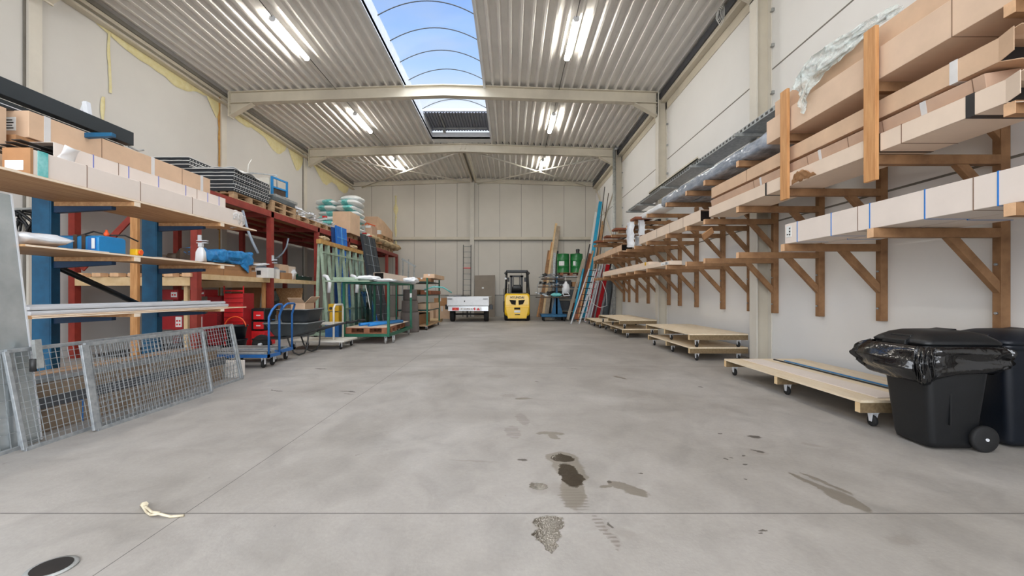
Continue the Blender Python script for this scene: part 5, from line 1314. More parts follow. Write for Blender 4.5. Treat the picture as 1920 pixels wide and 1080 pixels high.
# yellow suction lifter
c=at(627,590,Y=11.2)
t=thing('yellow_lifter','yellow machine unit behind the wheelbarrow','machine',(c.x,11.2,0))
part(t,'upper_block',MB().box(c.x-.14,c.x+.13,11.15,11.4,.74,.93),'yellow_dull',bevel=.015); part(t,'lower_block',MB().box(c.x-.11,c.x+.13,11.15,11.4,.42,.72),'yellow_dull',bevel=.015)
part(t,'knobs',MB().cyl((c.x-.06,11.14,.82),(c.x-.06,11.1,.82),.035,12),'steel_dark'); part(t,'stand',MB().box(c.x-.2,c.x+.15,11.1,11.45,.0,.42),'cart_blue',bevel=.01)
0 and solo('dark_coat', MB().pillow((at(615,560,Y=11.8).x,11.75,1.35),(.25,.3,.9),seed=31,amp=.35),'black_paint','dark cloth bundle hanging on the near end of the glass rack','cloth')

def caster(t,x,y,z1,r=.06,m='rubber',parent=None):
    b=MB().box(x-.03,x+.03,y-.03,y+.03,z1-.008,z1).box(x-.026,x-.02,y-.02,y+.02,r*.9,z1-.008).box(x+.02,x+.026,y-.02,y+.02,r*.9,z1-.008)
    cs=part(t,'caster',b,'alu',parent=parent)
    part(t,'wheel',MB().lathe([(.01,-.014),(r*.92,-.014),(r,-.008),(r,.008),(r*.92,.014),(.01,.014)],(x,y,r+.0005),'X',20),m,parent=cs)
# green trolley with pallet
t=thing('green_trolley','dark green four-post trolley carrying a brown pallet and two blue tubes','trolley',(-3.45,11.6,0))
part(t,'frame',MB().box(-4.02,-2.88,10.36,10.44,.17,.235).box(-4.02,-2.88,12.72,12.80,.17,.235).box(-4.02,-3.95,10.44,12.72,.17,.235).box(-2.95,-2.88,10.44,12.72,.17,.235),'cart_green')
for x,y in ((-4.0,10.38),(-2.94,10.38),(-4.0,12.72),(-2.94,12.72)):
    p=part(t,'post',MB().box(x,x+.055,y,y+.055,.235,1.43),'cart_green')
part(t,'tag',MB().box(-2.942,-2.883,12.717,12.72,1.08,1.2),'label_white')
part(t,'top_frame',MB().box(-4.0,-2.885,10.38,10.43,1.43,1.47).box(-4.0,-2.885,12.72,12.77,1.43,1.47).box(-4.0,-3.95,10.43,12.72,1.43,1.47).box(-2.935,-2.885,10.43,12.72,1.43,1.47),'cart_green')
for x,y in ((-3.92,10.42),(-2.98,10.42),(-3.92,12.74),(-2.98,12.74),(-2.85,10.62)): caster(t,x,y,.17,.075,'galv_dull')
for i,y in enumerate((10.85,12.1)): pallet('pallet_brown',('brown pallet at the near end of the green trolley','brown pallet at the far end of the green trolley')[i],(-3.45,y,.236),0 if i==0 else q,group='brown pallets on the green trolley',L_=1.0 if i==0 else 1.2)
solo('plywood_sheet', MB().box(-3.93,-2.97,10.46,12.70,.3815,.395),'kraft_light','pale board lying on the brown pallets of the green trolley','board')
for i,(x0,y0,x1,y1) in enumerate(((-3.72,10.75,-3.1,12.2),(-3.45,10.6,-2.98,12.0))):
    p=Vector((x0,y0,.435)); q_=Vector((x1,y1,.435)); d=(q_-p).normalized()
    t=thing('blue_tube','%s bright blue tube lying on the green trolley' % ('rear','front')[i],'tube',(x0,y0,.4),group='blue tubes on the green trolley')
    part(t,'tube_body',MB().cyl(p,q_,.038,20),'tube_blue'); part(t,'end_opening',MB().cyl(p-d*.001,p+d*.002,.028,16),'cart_blue')
gt=[o for o in COL.objects if o.get('label','').startswith('dark green four-post')][0]
part(gt,'top_plate',MB().box(-3.95,-2.935,10.43,12.72,1.455,1.4705),'galv_dull')
# goods on top of the green trolley
zt=1.471
solo('glass_sheet', MB().box(-4.35,-3.3,10.2,11.0,zt,zt+.03),'green_pale','pale green glass sheet overhanging the top left of the green trolley','glass sheet')
solo('green_block', MB().box(-4.2,-3.6,10.3,10.9,zt+.031,zt+.11),'green_pale','pale green slab on the glass sheet of the green trolley','slab',bevel=.01)
solo('thin_board', MB().box(-3.5,-3.0,10.95,13.0,zt+.001,zt+.05),'pipe_grey','thin grey board under the pale long carton on the green trolley','board')
long_box('long pale kraft carton on the top of the green trolley, open end facing the camera',-3.46,-3.20,11.0,13.5,zt+.051,zt+.25,'kraft_light',open_near=True,flaps=False)
for i,(x,y,sx,sy,sz) in enumerate(((-3.42,10.5,.5,.5,.12),(-3.02,10.55,.5,.5,.08),(-2.95,12.95,.4,.6,.2))):
    solo('plastic_wrap', MB().pillow((x,y,zt+sz/2+(.035 if i<1 else .002)),(sx,sy,sz),seed=70+i,amp=.35),'plastic_white','white plastic wrap on the green trolley, %s' % ('in the middle of the near end','at the near right corner','at the far right corner')[i],'plastic wrap')
solo('hanging_string', MB().tube([at(685,534,Y=10.3),at(690,555,Y=10.3),at(694,580,Y=10.32)],.008,6),'strap_white','white cord hanging from the plastic wrap of the green trolley','cord')
for i,(x,z) in enumerate(((-2.99,zt+.004),(-2.93,zt+.004),)): solo('flat_bar', MB().box(x,x+.05,10.9,12.6,z,z+.03+.02*i),'galv' if i else 'pipe_grey','%s grey bar lying along the top of the green trolley' % ('left','right')[i],'bar')

# second trolley with cartons beyond it
t=thing('stock_trolley','far green trolley piled with cartons and offcuts','trolley',(-2.9,15.5,0))
for x,y in ((-3.75,14.2),(-2.75,14.2),(-3.75,16.6),(-2.75,16.6)): part(t,'post',MB().box(x,x+.05,y,y+.05,.16,1.7),'cart_green'); 
for z in (.12,.62,1.12,1.55): part(t,'shelf',MB().box(-3.74,-2.71,14.22,16.63,z,z+.04),'green_dark' if z>.2 else 'pallet_wood')
for x,y in ((-3.7,14.25),(-2.75,14.25),(-3.7,16.55),(-2.75,16.55)): caster(t,x,y,.12,.055)
k=0
for (x0,x1,y0,y1,z0,h,m) in ((-3.1,-2.75,14.3,15.6,1.591,.12,'kraft_dark'),(-3.5,-3.12,14.3,16.0,1.591,.1,'carton_white'),(-3.0,-2.62,15.0,17.2,1.72,.14,'kraft'),(-3.55,-3.1,14.4,16.2,1.161,.16,'kraft_dark'),(-3.0,-2.66,14.5,16.5,1.161,.13,'rust_wood'),(-3.3,-2.7,14.6,16.4,.661,.2,'kraft'),(-3.6,-3.0,14.3,16.2,.162,.34,'kraft_dark')):
    carton(('small dark carton on the top shelf of the far trolley','white flat carton on the top shelf of the far trolley','tan carton crossing the top of the far trolley','dark carton on the third shelf of the far trolley','reddish carton on the third shelf of the far trolley','tan carton on the second shelf of the far trolley','dark brown carton on the base of the far trolley')[k],x0,x1,y0,y1,z0,z0+h,m,tape=(k%2==0),group='cartons on the far trolley'); k+=1
b=MB().tube([(-2.9,14.6,1.32),(-2.6,14.7,1.42),(-2.3,14.9,1.40),(-2.05,15.1,1.22)],.025,8); solo('teal_hose', b,'sack_teal','teal wrapped hose end jutting from the far trolley','hose')
# stack of taupe fibre rolls
for i,(px0,px1,py0,py1,Yk) in enumerate(((751,786,566,606,13.6),(753,784,548,566,13.6),(756,782,532,548,13.6))):
    a=at(px0,py1,Y=Yk); c=at(px1,py0,Y=Yk); zc0=[0,.62,.98][i]; zc1=[.618,.978,1.32][i]; cx=(a.x+c.x)/2; r=(c.x-a.x)/2
    solo('fibre_roll', MB().lathe([(r*.98,zc0+.002),(r*1.0,zc0+.05),(r*.96,zc1-.03),(r*.93,zc1)],(cx,Yk,0)),'fibre_taupe','%s taupe insulation roll in the stack right of the green trolley' % ('bottom','middle','top')[i],'insulation roll','taupe insulation rolls')
# tan cartons near the trailer
k=0
for (px0,px1,py0,py1,Yk,d) in ((812,846,574,596,20.6,.7),(787,813,579,597,20.0,.6),(814,838,559,573,20.6,.6),(787,811,566,578,20.0,.5),(766,786,578,598,19.4,.5)):
    a=at(px0,py1,Y=Yk); c=at(px1,py0,Y=Yk); z0=[0.0,0.0,.604,.445,0][k]; z1=[.60,.44,.98,.78,.5][k]
    carton(('large tan carton on the floor left of the trailer','tan carton on the floor next to the large tan one','tan carton stacked on the large one left of the trailer','brown carton stacked on the second floor carton','tan carton beside the insulation rolls')[k],a.x,c.x-.01,Yk,Yk+d,z0,z1,('kraft','kraft','kraft_dark','kraft_dark','kraft')[k],stick=((.45,.62,.55,1.0),) if k in(1,) else None,group='tan cartons left of the trailer',tape=k!=1); k+=1
solo('plank_pile', MB().box(-4.0,-2.95,14.0 if False else 17.0,18.9,0,.12),'pine','pale plank pile on the floor behind the far trolley','plank pile')
# grey step frame by the wall
c=at(768,520,Y=19.5)
t=thing('step_stool','grey metal step frame standing at the back left','steps',(c.x,19.5,0))
for dx in (-.25,.0,.25): part(t,'leg',MB().bar((c.x+dx-.1,19.6,0),(c.x+dx,19.3,2.7 if dx<.2 else 2.4),.05),'galv_dull')
part(t,'top',MB().bar((c.x-.3,19.3,2.72),(c.x+.32,19.3,2.38),.08),'galv_dull'); part(t,'step',MB().box(c.x-.3,c.x+.22,19.35,19.6,1.75,1.8),'galv_dull')

# ------------------------------------------------------------------ hand carts
def platform_cart(label,x0,x1,y0,y1,zc,seed):
    t=thing('platform_cart',label,'platform cart',((x0+x1)/2,(y0+y1)/2,0),group='blue platform carts')
    part(t,'frame',MB().box(x0,x1,y0,y0+.03,zc-.05,zc).box(x0,x1,y1-.03,y1,zc-.05,zc).box(x0,x0+.03,y0,y1,zc-.05,zc).box(x1-.03,x1,y0,y1,zc-.05,zc),'cart_blue')
    w=(y1-y0-.06-.04)/3
    for i in range(3): part(t,'deck_board',MB().box(x0+.0,x1-.10,y0+.03+i*(w+.02),y0+.03+i*(w+.02)+w,zc+.001,zc+.03),'plastic_grey' if i==1 else 'galv_dull',bevel=.003)
    part(t,'deck_plate',MB().box(x0+.03,x1-.03,y0+.03,y1-.03,zc-.012,zc),'galv_sheet')
    h=1.02
    part(t,'handle',MB().tube([(x1-.02,y0+.03,zc-.02),(x1-.02,y0+.03,.82),(x1+.02,y0+.05,.93),(x1+.06,y0+.09,1.0),(x1+.07,y0+.14,h),(x1+.07,y1-.14,h),(x1+.06,y1-.09,1.0),(x1+.02,y1-.05,.93),(x1-.02,y1-.03,.82),(x1-.02,y1-.03,zc-.02)],.018,10),'cart_blue')
    for x in (x0+.1,x1-.12):
        for y in (y0+.06,y1-.06): caster(t,x,y,zc-.05,.065)
platform_cart('blue platform cart nearest the mesh panels',-4.95,-3.86,6.98,7.36,.22,1)
platform_cart('blue platform cart behind the nearest one, wider handle',-5.0,-3.98,7.52,8.02,.22,2)
# white cart
t=thing('white_cart','white low platform cart with a tubular handle behind the wheelbarrow','platform cart',(-4.4,9.7,0))
part(t,'deck',MB().box(-4.75,-3.55,9.3,10.1,.155,.19),'steel_white',bevel=.004)
part(t,'handle',MB().tube([(-3.83,9.45,.19),(-3.83,9.45,.88),(-3.82,9.5,.95),(-3.82,9.9,.95),(-3.83,9.97,.88),(-3.83,9.97,.19)],.022,10),'steel_white')
part(t,'tray',MB().box(-4.3,-3.84,9.4,10.0,.52,.55),'steel_white')
for x,y in ((-4.65,9.38),(-3.65,9.38),(-4.65,10.0),(-3.65,10.0)): caster(t,x,y,.155,.055)
# wheelbarrow
t=thing('wheelbarrow','dark tubular wheelbarrow holding two nested mortar tubs','wheelbarrow',(-4.6,8.7,0))
for s,y in ((-1,8.42),(1,8.95)):
    part(t,'handle_bar',MB().tube([(-5.05,y+(-s)*.12,.30),(-4.35,y,.34),(-4.0,y+s*.02,.42),(-3.55,y+s*.04,.56),(-3.15,y+s*.04,.64),(-3.02,y+s*.04,.65)],.018,8),'steel_dark')
    part(t,'grip',MB().tube([(-3.16,y+s*.04,.64),(-3.0,y+s*.04,.652)],.023,8),'rubber')
    pts=[(-4.25,y,.33),(-4.16,y,.12),(-4.12,y,.04),(-4.05,y,.018),(-3.97,y,.03),(-3.9,y,.12),(-3.88,y,.42)]
    part(t,'leg',MB().tube([(-4.30,y,.34),(-4.24,y,.16),(-4.17,y,.05),(-4.08,y,.017),(-3.98,y,.05),(-3.92,y,.16),(-3.9,y,.43)],.015,8),'steel_dark')
w_=part(t,'wheel',MB().lathe([(.05,-.03),(.14,-.04),(.185,-.03),(.19,0),(.185,.03),(.14,.04),(.05,.03)],(-4.95,8.69,.191),'Y',28),'rubber'); part(t,'hub',MB().cyl((-4.95,8.6,.19),(-4.95,8.78,.19),.03),'alu',parent=w_)
def tub(label,x0,x1,y0,y1,z0,z1,m,ta):
    t=thing('mortar_tub',label,'mortar tub',((x0+x1)/2,(y0+y1)/2,z0),group='nested mortar tubs on the wheelbarrow')
    b=MB(); r=.08; e=.008
    loops=[(z0+.0,rr(x0+ta,x1-ta,y0+ta,y1-ta,r)),(z0+.03,rr(x0+ta*.8,x1-ta*.8,y0+ta*.8,y1-ta*.8,r)),(z1-.02,rr(x0,x1,y0,y1,r)),(z1-.02,rr(x0-.03,x1+.03,y0-.03,y1+.03,r)),(z1,rr(x0-.03,x1+.03,y0-.03,y1+.03,r)),(z1,rr(x0+e,x1-e,y0+e,y1-e,r)),(z0+.04,rr(x0+ta,x1-ta,y0+ta,y1-ta,r))]
    loft(b,loops); part(t,'tub_body',b,m)
    part(t,'rim_edge',loft(MB(),[(z1,rr(x0-.032,x1+.032,y0-.032,y1+.032,r)),(z1+.006,rr(x0-.03,x1+.03,y0-.03,y1+.03,r)),(z1+.006,rr(x0,x1,y0,y1,r)),(z1,rr(x0,x1,y0,y1,r))],False),'galv_dull')
    return t
tub('lower grey mortar tub resting on the wheelbarrow',-4.70,-3.87,8.30,9.06,.365,.63,'plastic_grey',.13)
tub('upper dark mortar tub nested on the grey one',-4.46,-3.87,8.32,9.02,.638,.89,'plastic_dgrey',.05)
t=carton('open kraft carton lying in the upper mortar tub',-4.25,-3.98,8.45,8.85,.69,1.01,'kraft',tape=False,flaps=True)

# ------------------------------------------------------------------ the back: trailer, forklift, ladder, board
t=thing('car_trailer','silver-white single-axle box trailer parked at the back wall','trailer',(-1.8,19.2,0))
ty=18.2; X0,X1=-2.66,-.92
def zc(py,Y=18.2): return H+(CY-py)/F*Y
for nm,bx in (('tailgate',(X0,X1,ty,ty+.03,.70,1.06)),('side_panel',(X0,X0+.03,ty+.03,20.8,.70,1.06)),('side_panel',(X1-.03,X1,ty+.03,20.8,.70,1.06)),('front_panel',(X0,X1,20.8,20.83,.70,1.06))):
    p=part(t,nm,MB().box(*bx),'alu' if nm=='x' else 'plastic_white_smooth',bevel=.004)
    if nm=='tailgate':
        for x in (X0+.12,X1-.14): part(t,'latch',MB().box(x-.10,x+.10,ty-.02,ty,.955,.975),'steel_dark',parent=p)
        part(t,'badge',MB().box(-1.95,-1.91,ty-.004,ty,.84,.90),'steel_dark',parent=p)
part(t,'floor_panel',MB().box(X0,X1,ty,20.83,.66,.70),'galv_dull')
lb=part(t,'light_bar',MB().box(X0+.05,X1-.02,ty-.03,ty+.0,.47,.655),'alu')
for (xa,xb,tri) in ((X0+.22,X0+.50,(X0+.34)),(X1-.62,X1-.30,(X1-.40))):
    part(t,'tail_light',MB().box(xa,xb,ty-.045,ty-.03,.49,.61),'sign_red',parent=lb)
part(t,'light_panel',MB().box(X1-.56,X1-.30,ty-.049,ty-.045,.485,.615),'label_white',parent=lb)
part(t,'reflector',MB().prism([(X1-.52,.495),(X1-.36,.495),(X1-.44,.61)],'Y',ty-.054,ty-.049),'sign_red',parent=lb)
part(t,'reflector',MB().prism([(X0+.27,.495),(X0+.43,.495),(X0+.35,.60)],'Y',ty-.05,ty-.045),'orange',parent=lb)
pl_=part(t,'number_plate',MB().box(X0+.53,X1-.64,ty-.045,ty-.03,.49,.605),'label_white',parent=lb)
t_red=MATS['sign_red']
part(t,'chassis',MB().box(X0+.12,X1-.12,ty+.1,20.6,.50,.655).bar((-1.79,20.6,.5),(-1.79,22.0,.45),.08),'steel_dark')
part(t,'axle',MB().cyl((X0+.2,19.0,.30),(X1-.2,19.0,.30),.035).cyl((-1.85,18.5,.5),(-1.85,18.5,.18),.03),'steel_dark')
for x in (X0+.17,X1-.13): 
    w_=part(t,'wheel',MB().lathe([(.12,-.09),(.26,-.095),(.285,-.07),(.29,0),(.285,.07),(.26,.095),(.12,.09)],(x,18.72,.291),'X',32),'rubber'); part(t,'rim',MB().cyl((x-.085,18.72,.29),(x+.085,18.72,.29),.15,20),'galv_dull',parent=w_)
for s,x in ((-1,X0-.0),(1,X1+.0)): part(t,'mudguard',MB().box(x-.12 if s<0 else x+.01,x-.01 if s<0 else x+.14,18.5,19.0,.52,.72),'black_paint')
def lettering(root,parent,text,size,loc,mat,name='lettering',depth=.003,bold=.0):
    cu=bpy.data.curves.new(name,'FONT'); cu.body=text; cu.size=size; cu.extrude=depth; cu.align_x='CENTER'; cu.align_y='CENTER'; cu.offset=bold
    ob=bpy.data.objects.new(name,cu); COL.objects.link(ob)
    dg=bpy.context.evaluated_depsgraph_get(); me=bpy.data.meshes.new_from_object(ob.evaluated_get(dg)); bpy.data.objects.remove(ob)
    me.materials.clear(); me.materials.append(MATS[mat])
    o=bpy.data.objects.new(name,me); COL.objects.link(o); o.parent=parent
    o.matrix_local=inv_of(root)@Matrix.Translation(loc)@Matrix.Rotation(PI/2,4,'X')
    return o
b=MB(); rnd=random.Random(3); x=X0+.60
for k in range(7):
    if k in(1,5): x+=.05
    b.box(x,x+.012,ty-.047,ty-.045,.515,.58); b.box(x+.012,x+.04,ty-.047,ty-.045,.57-.03*(k%3),.58-.03*(k%3)); x+=.065
part(t,'plate_marks',b,'profile_dred',parent=pl_)
for i in range(3):
    solo('trailer_offcut', MB().bar((-2.7+.15*i,18.25,1.10+.02*i),(-2.3+.1*i,18.9,1.075+.02*i),.12,.02) if i<2 else MB().box(X0+.2,-1.9,18.6,20.2,1.065,1.085),('galv','alu','steel_dark')[i],('pale metal scrap on the left corner of the trailer','second pale metal scrap on the left corner of the trailer','dark flat cover lying across the trailer sides')[i],'metal scrap')

t=thing('forklift','yellow counterbalance forklift seen from behind, parked at the back wall','forklift',(.265,19.8,0))
fy=18.9; fx0,fx1=-.29,.83; fm=.27
def lf(sections):
    """counterweight: rounded box sections along y"""
    b=MB(); loops=[]
    for y,(x0,x1,z0,z1,r) in sections:
        pts=[]
        for cx,cz,a0 in ((x1-r,z1-r,0),(x0+r,z1-r,PI/2),(x0+r,z0+r,PI),(x1-r,z0+r,1.5*PI)):
            for k in range(6): a=a0+PI/2*k/5; pts.append((cx+r*math.cos(a),y,cz+r*math.sin(a)))
        loops.append((0,pts))
    return loft(b,loops)
cw=part(t,'counterweight',lf([(fy+.02,(fm-.50,fm+.50,.30,1.12,.14)),(fy+.0+.06,(fm-.54,fm+.54,.22,1.16,.14)),(fy+.25,(fm-.55,fm+.55,.20,1.20,.10)),(fy+.6,(fm-.55,fm+.55,.20,1.20,.06))]),'yellow_paint')
part(t,'lower_body',MB().prism([(fm-.40,.11),(fm+.40,.11),(fm+.52,.60),(fm-.52,.60)],'Y',fy-.012,fy+.7),'yellow_paint',bevel=.02)
part(t,'side_body',MB().box(fm-.5,fm+.5,fy+.6,fy+1.9,.25,.92),'yellow_paint',bevel=.03)
part(t,'underside',MB().box(fm-.42,fm+.42,fy+.05,fy+2.0,.08,.25),'black_paint')
for s in (-1,1):
    part(t,'vent',MB().prism([(fm+s*.05,.90),(fm+s*.34,.92),(fm+s*.25,.735),(fm+s*.07,.70)][::s],'Y',fy-.002,fy+.03),'hole_dark',parent=cw)
part(t,'tow_pocket',MB().box(fm-.13,fm+.13,fy-.018,fy,.50,.585),'hole_dark'); part(t,'type_plate',MB().box(fm-.13,fm+.13,fy-.02,fy,.37,.46),'label_white'); part(t,'lower_slot',MB().box(fm-.10,fm+.12,fy-.02,fy,.27,.30),'hole_dark')
lettering(t,cw,'HYUNDAI',.135,(fm,fy+.008,1.02),'black_paint',depth=.008,bold=.003)
b=MB(); b.v and None
for s in (-1,1):
    w_=part(t,'rear_wheel',MB().lathe([(.08,-.09),(.24,-.10),(.27,-.07),(.275,0),(.27,.07),(.24,.10),(.08,.09)],(fm+s*.46,fy+.42,.276),'X',28),'rubber')
    part(t,'rim',MB().cyl((fm+s*.46-.085,fy+.42,.276),(fm+s*.46+.085,fy+.42,.276),.13),'yellow_dull',parent=w_)
    part(t,'front_wheel',MB().lathe([(.08,-.11),(.30,-.11),(.33,-.08),(.33,.08),(.30,.11),(.08,.11)],(fm+s*.48,fy+1.9,.331),'X',28),'rubber')
    part(t,'guard_post',MB().tube([(fm+s*.53,fy+.25,1.12),(fm+s*.50,fy+.25,1.5),(fm+s*.47,fy+.35,2.14),(fm+s*.45,fy+.5,2.19)],.035,8),'black_paint')
    part(t,'guard_post',MB().tube([(fm+s*.50,fy+1.75,.9),(fm+s*.46,fy+1.5,2.19)],.035,8),'black_paint')
    part(t,'work_light',MB().lathe([(.02,-.04),(.055,-.03),(.06,.02),(.03,.05)],(fm+s*.50,fy+.3,2.08),'Y',16),'black_paint')
    part(t,'mirror',MB().box(fm+s*.38-.045,fm+s*.38+.045,fy+.9,fy+.93,1.72,1.92),'black_paint',bevel=.01)
    part(t,'mast_rail',MB().box(fm+s*.25-.05,fm+s*.25+.05,fy+2.05,fy+2.2,.15,2.05),'black_paint')
    part(t,'mast_rail',MB().box(fm+s*.155-.02,fm+s*.155+.02,fy+2.1,fy+2.18,.15,1.98),'black_paint')
    part(t,'fork',MB().box(fm+s*.28-.05,fm+s*.28+.05,fy+2.25,fy+3.3,.05,.09).box(fm+s*.28-.05,fm+s*.28+.05,fy+2.22,fy+2.26,.05,.5),'steel_dark')
part(t,'guard_roof',MB().box(fm-.47,fm+.47,fy+.42,fy+.50,2.15,2.23).box(fm-.47,fm-.40,fy+.5,fy+1.5,2.17,2.23).box(fm+.40,fm+.47,fy+.5,fy+1.5,2.17,2.23).box(fm-.47,fm+.47,fy+1.45,fy+1.53,2.15,2.23),'black_paint')
for k in range(4): part(t,'roof_bar',MB().box(fm-.40,fm+.40,fy+.68+.18*k,fy+.71+.18*k,2.18,2.22),'black_paint')
part(t,'mast_top',MB().box(fm-.33,fm+.33,fy+2.05,fy+2.2,1.98,2.06),'black_paint')
st=part(t,'seat',MB().box(fm-.23,fm+.23,fy+.55,fy+1.0,1.18,1.30),'black_paint',bevel=.03); part(t,'backrest',loft(MB(),[(1.22,rr(fm-.24,fm+.24,fy+.50,fy+.62,.05)),(1.45,rr(fm-.22,fm+.22,fy+.46,fy+.58,.05)),(1.58,rr(fm-.16,fm+.16,fy+.46,fy+.56,.045))]),'black_paint',parent=st)
part(t,'hood',MB().box(fm-.40,fm+.40,fy+.2,fy+1.05,1.15,1.22),'black_paint',bevel=.02)
part(t,'steering_wheel',MB().lathe([(.13,0),(.15,0),(.15,.02),(.13,.02)],(fm,fy+1.35,1.42),'Z',24).cyl((fm,fy+1.35,1.42),(fm,fy+1.45,1.0),.02),'black_paint')
part(t,'side_lever',MB().cyl((fm-.36,fy+.3,1.2),(fm-.36,fy+.3,1.6),.022),'black_paint')
part(t,'white_lamp',MB().lathe([(.01,-.02),(.05,0),(.05,.03),(.01,.04)],(fm-.50,fy+.2,1.84),'Y',16),'plastic_white_smooth')
part(t,'load_guard',MB().tube([(fm-.60,fy+1.2,.35),(fm-.62,fy+1.2,1.4),(fm-.40,fy+1.2,1.42)],.012,6),'black_paint')
part(t,'side_tank',MB().box(fm-.62,fm-.56,fy+.7,fy+1.2,.35,.85),'black_paint',bevel=.01)
# ladders and the board on the back wall
def ladder(label,p0,p1,w,side,mat,n,name='ladder',th=.03,rung=.014,group=None,rm=None):
    p0,p1,side=Vector(p0),Vector(p1),Vector(side).normalized(); t=thing(name,label,'ladder',(p0.x,p0.y,0),group=group)
    for s in (-1,1): part(t,'rail',MB().bar(p0+side*s*w/2,p1+side*s*w/2,th,th*2,up=side.cross(p1-p0)),mat)
    for i in range(n):
        f=(i+.7)/n; c=p0.lerp(p1,f); part(t,'rung',MB().cyl(c-side*w/2,c+side*w/2,rung,8),rm or mat)
    return t
ladder('dark-railed ladder standing against the back wall behind the trailer',(-2.27,22.5,.0),(-2.27,22.7,3.72),.40,(1,0,0),'steel_dark',13,rm='galv_dull')
solo('red_band', MB().box(-2.44,-2.08,22.48,22.56,2.48,2.53),'sign_red','red band tied across the ladder behind the trailer','band')
b=MB().hexa([(-1.88,22.35,0),(-.83,22.35,0),(-.83,22.37,0),(-1.88,22.37,0)],[(-1.88,22.72,2.13),(-.83,22.72,2.15),(-.83,22.74,2.15),(-1.88,22.74,2.13)])
t=thing('taupe_board','large taupe board leaning on the back wall left of the forklift','board',(-1.35,22.5,0)); part(t,'panel',b,'board_taupe')
part(t,'sticker',MB().box(-1.5,-1.40,22.58,22.60,1.44,1.52),'label_white')

# ------------------------------------------------------------------ back right corner
t=thing('barrel_rack','grey steel shelf rack carrying the green barrels','storage rack',(2.9,20.2,0))
for x in (2.0,3.45):
    for y in (19.9,20.8): part(t,'upright',MB().box(x,x+.06,y,y+.06,0,2.02),'steel_dark')
for z in (.45,1.0,1.5,2.0): part(t,'shelf',MB().box(1.98,3.53,19.88,20.88,z-.05,z),'galv_dull' if z>1.9 else 'plastic_grey')
pallet('pallet_brown','brown pallet beneath the two green barrels',(2.75,20.38,2.001),0,group='pallet under the barrels')
for i,x in enumerate((2.42,3.05)):
    t=thing('steel_barrel','%s green steel barrel on the rack%s' % (('left','right')[i],(' with a large white label',' with a dark pump on its lid')[i]),'barrel',(x,20.35,2.147),group='green steel barrels')
    prof=[(.285,0),(.292,.01),(.285,.02),(.287,.28),(.296,.295),(.287,.31),(.287,.57),(.296,.585),(.287,.60),(.285,.86),(.292,.875),(.28,.88),(.275,.87)]
    part(t,'drum',MB().lathe([(r,2.1475+h) for r,h in prof],(x,20.35,0),n=36),'barrel_green')
    b=MB()
    def lab_(u,v,x=x,i=i): a=-PI/2-.75+(.9 if i==0 else .4)*u+(.05 if i else -.05); return (x+.2905*math.cos(a),20.35+.2905*math.sin(a),2.1475+.33+.20*v)
    b.grid(lab_,10,1); part(t,'label_sheet',b,'label_white')
    if i: part(t,'pump',MB().lathe([(.10,3.03),(.10,3.08),(.07,3.10),(.09,3.16),(.09,3.24),(.05,3.26)],(x+.05,20.3,0)),'steel_dark')
# scrap trolley
t=thing('scrap_trolley','blue-based trolley with scrap metal on three tiers in the back right corner','trolley',(1.8,19.0,0))
part(t,'base',MB().box(1.3,2.4,18.75,19.6,.18,.30),'rack_blue',bevel=.02); part(t,'mast',MB().box(1.95,2.03,19.0,19.08,.30,1.9),'rack_blue'); part(t,'gusset',MB().prism([(1.75,.3),(2.25,.3),(2.08,1.0),(1.92,1.0)],'Y',19.0,19.06),'rack_blue')
for z,x0,x1 in ((1.05,1.1,2.5),(1.50,1.2,2.4),(1.84,1.35,2.3)): part(t,'tier',MB().box(x0,x1,18.8,19.5,z-.04,z),'iron_brown')
part(t,'wheel',MB().lathe([(.02,-.03),(.10,-.03),(.11,0),(.10,.03),(.02,.03)],(1.42,18.85,.111),'X',20),'rubber')
for x,y in ((2.28,18.85),(1.42,19.5),(2.28,19.5)): part(t,'wheel',MB().lathe([(.02,-.03),(.10,-.03),(.11,0),(.10,.03),(.02,.03)],(x,y,.111),'X',20),'rubber')
part(t,'side_rod',MB().tube([(1.12,18.82,1.02),(1.14,18.82,1.55),(1.3,18.82,1.9)],.015,6),'galv_dull')
rnd=random.Random(21); so=None
for i in range(26):
    tier=i%3; z=(1.05,1.50,1.84)[tier]+.04+.08*rnd.random(); x=rnd.uniform(1.3,2.25); y=rnd.uniform(18.9,19.35)
    lab='metal scrap piece on the %s tier of the blue-based trolley in the corner' % ('lowest','middle','top')[tier]
    if so is None:
        so=thing('scrap_piece',lab,'metal scrap',(0,0,0),group='scrap on the corner trolley'); part(so,'profile',MB().bar((-.25,0,0),(.25,0,.04),.05,.03),'galv'); part(so,'lug',MB().box(-.02,.08,-.03,.05,.01,.09),'steel_dark'); o=so; o.location=(x,y,z)
    else: o=dup(so,(x,y,z),0,lab)
    o.rotation_euler=(rnd.uniform(-.3,.3),rnd.uniform(-.25,.25),rnd.uniform(0,PI)); o.scale=(rnd.uniform(.9,1.6),)*3
    o['group']='scrap on the %s tier of the corner trolley' % ('lowest','middle','top')[tier]
solo('teal_bundle', MB().pillow((1.95,18.82,1.14),(.45,.2,.16),seed=4,amp=.3),'sack_teal','teal plastic bundle on the lowest tier of the corner trolley','bundle')
t=thing('white_canister','translucent white canister hanging by the scrap trolley','canister',(2.42,18.7,1.06))
c=at(1061,540,Y=18.9)
part(t,'body',MB().lathe([(.05,-.28),(.16,-.24),(.18,-.05),(.14,.12),(.06,.2),(.05,.26)],(c.x,18.9,c.z+.02)),'plastic_white_smooth'); part(t,'handle',MB().tube([(c.x+.05,18.75,c.z-.2),(c.x+.16,18.75,c.z-.32),(c.x-.1,18.75,c.z-.34),(c.x-.16,18.75,c.z-.2)],.02,8),'plastic_white_smooth')
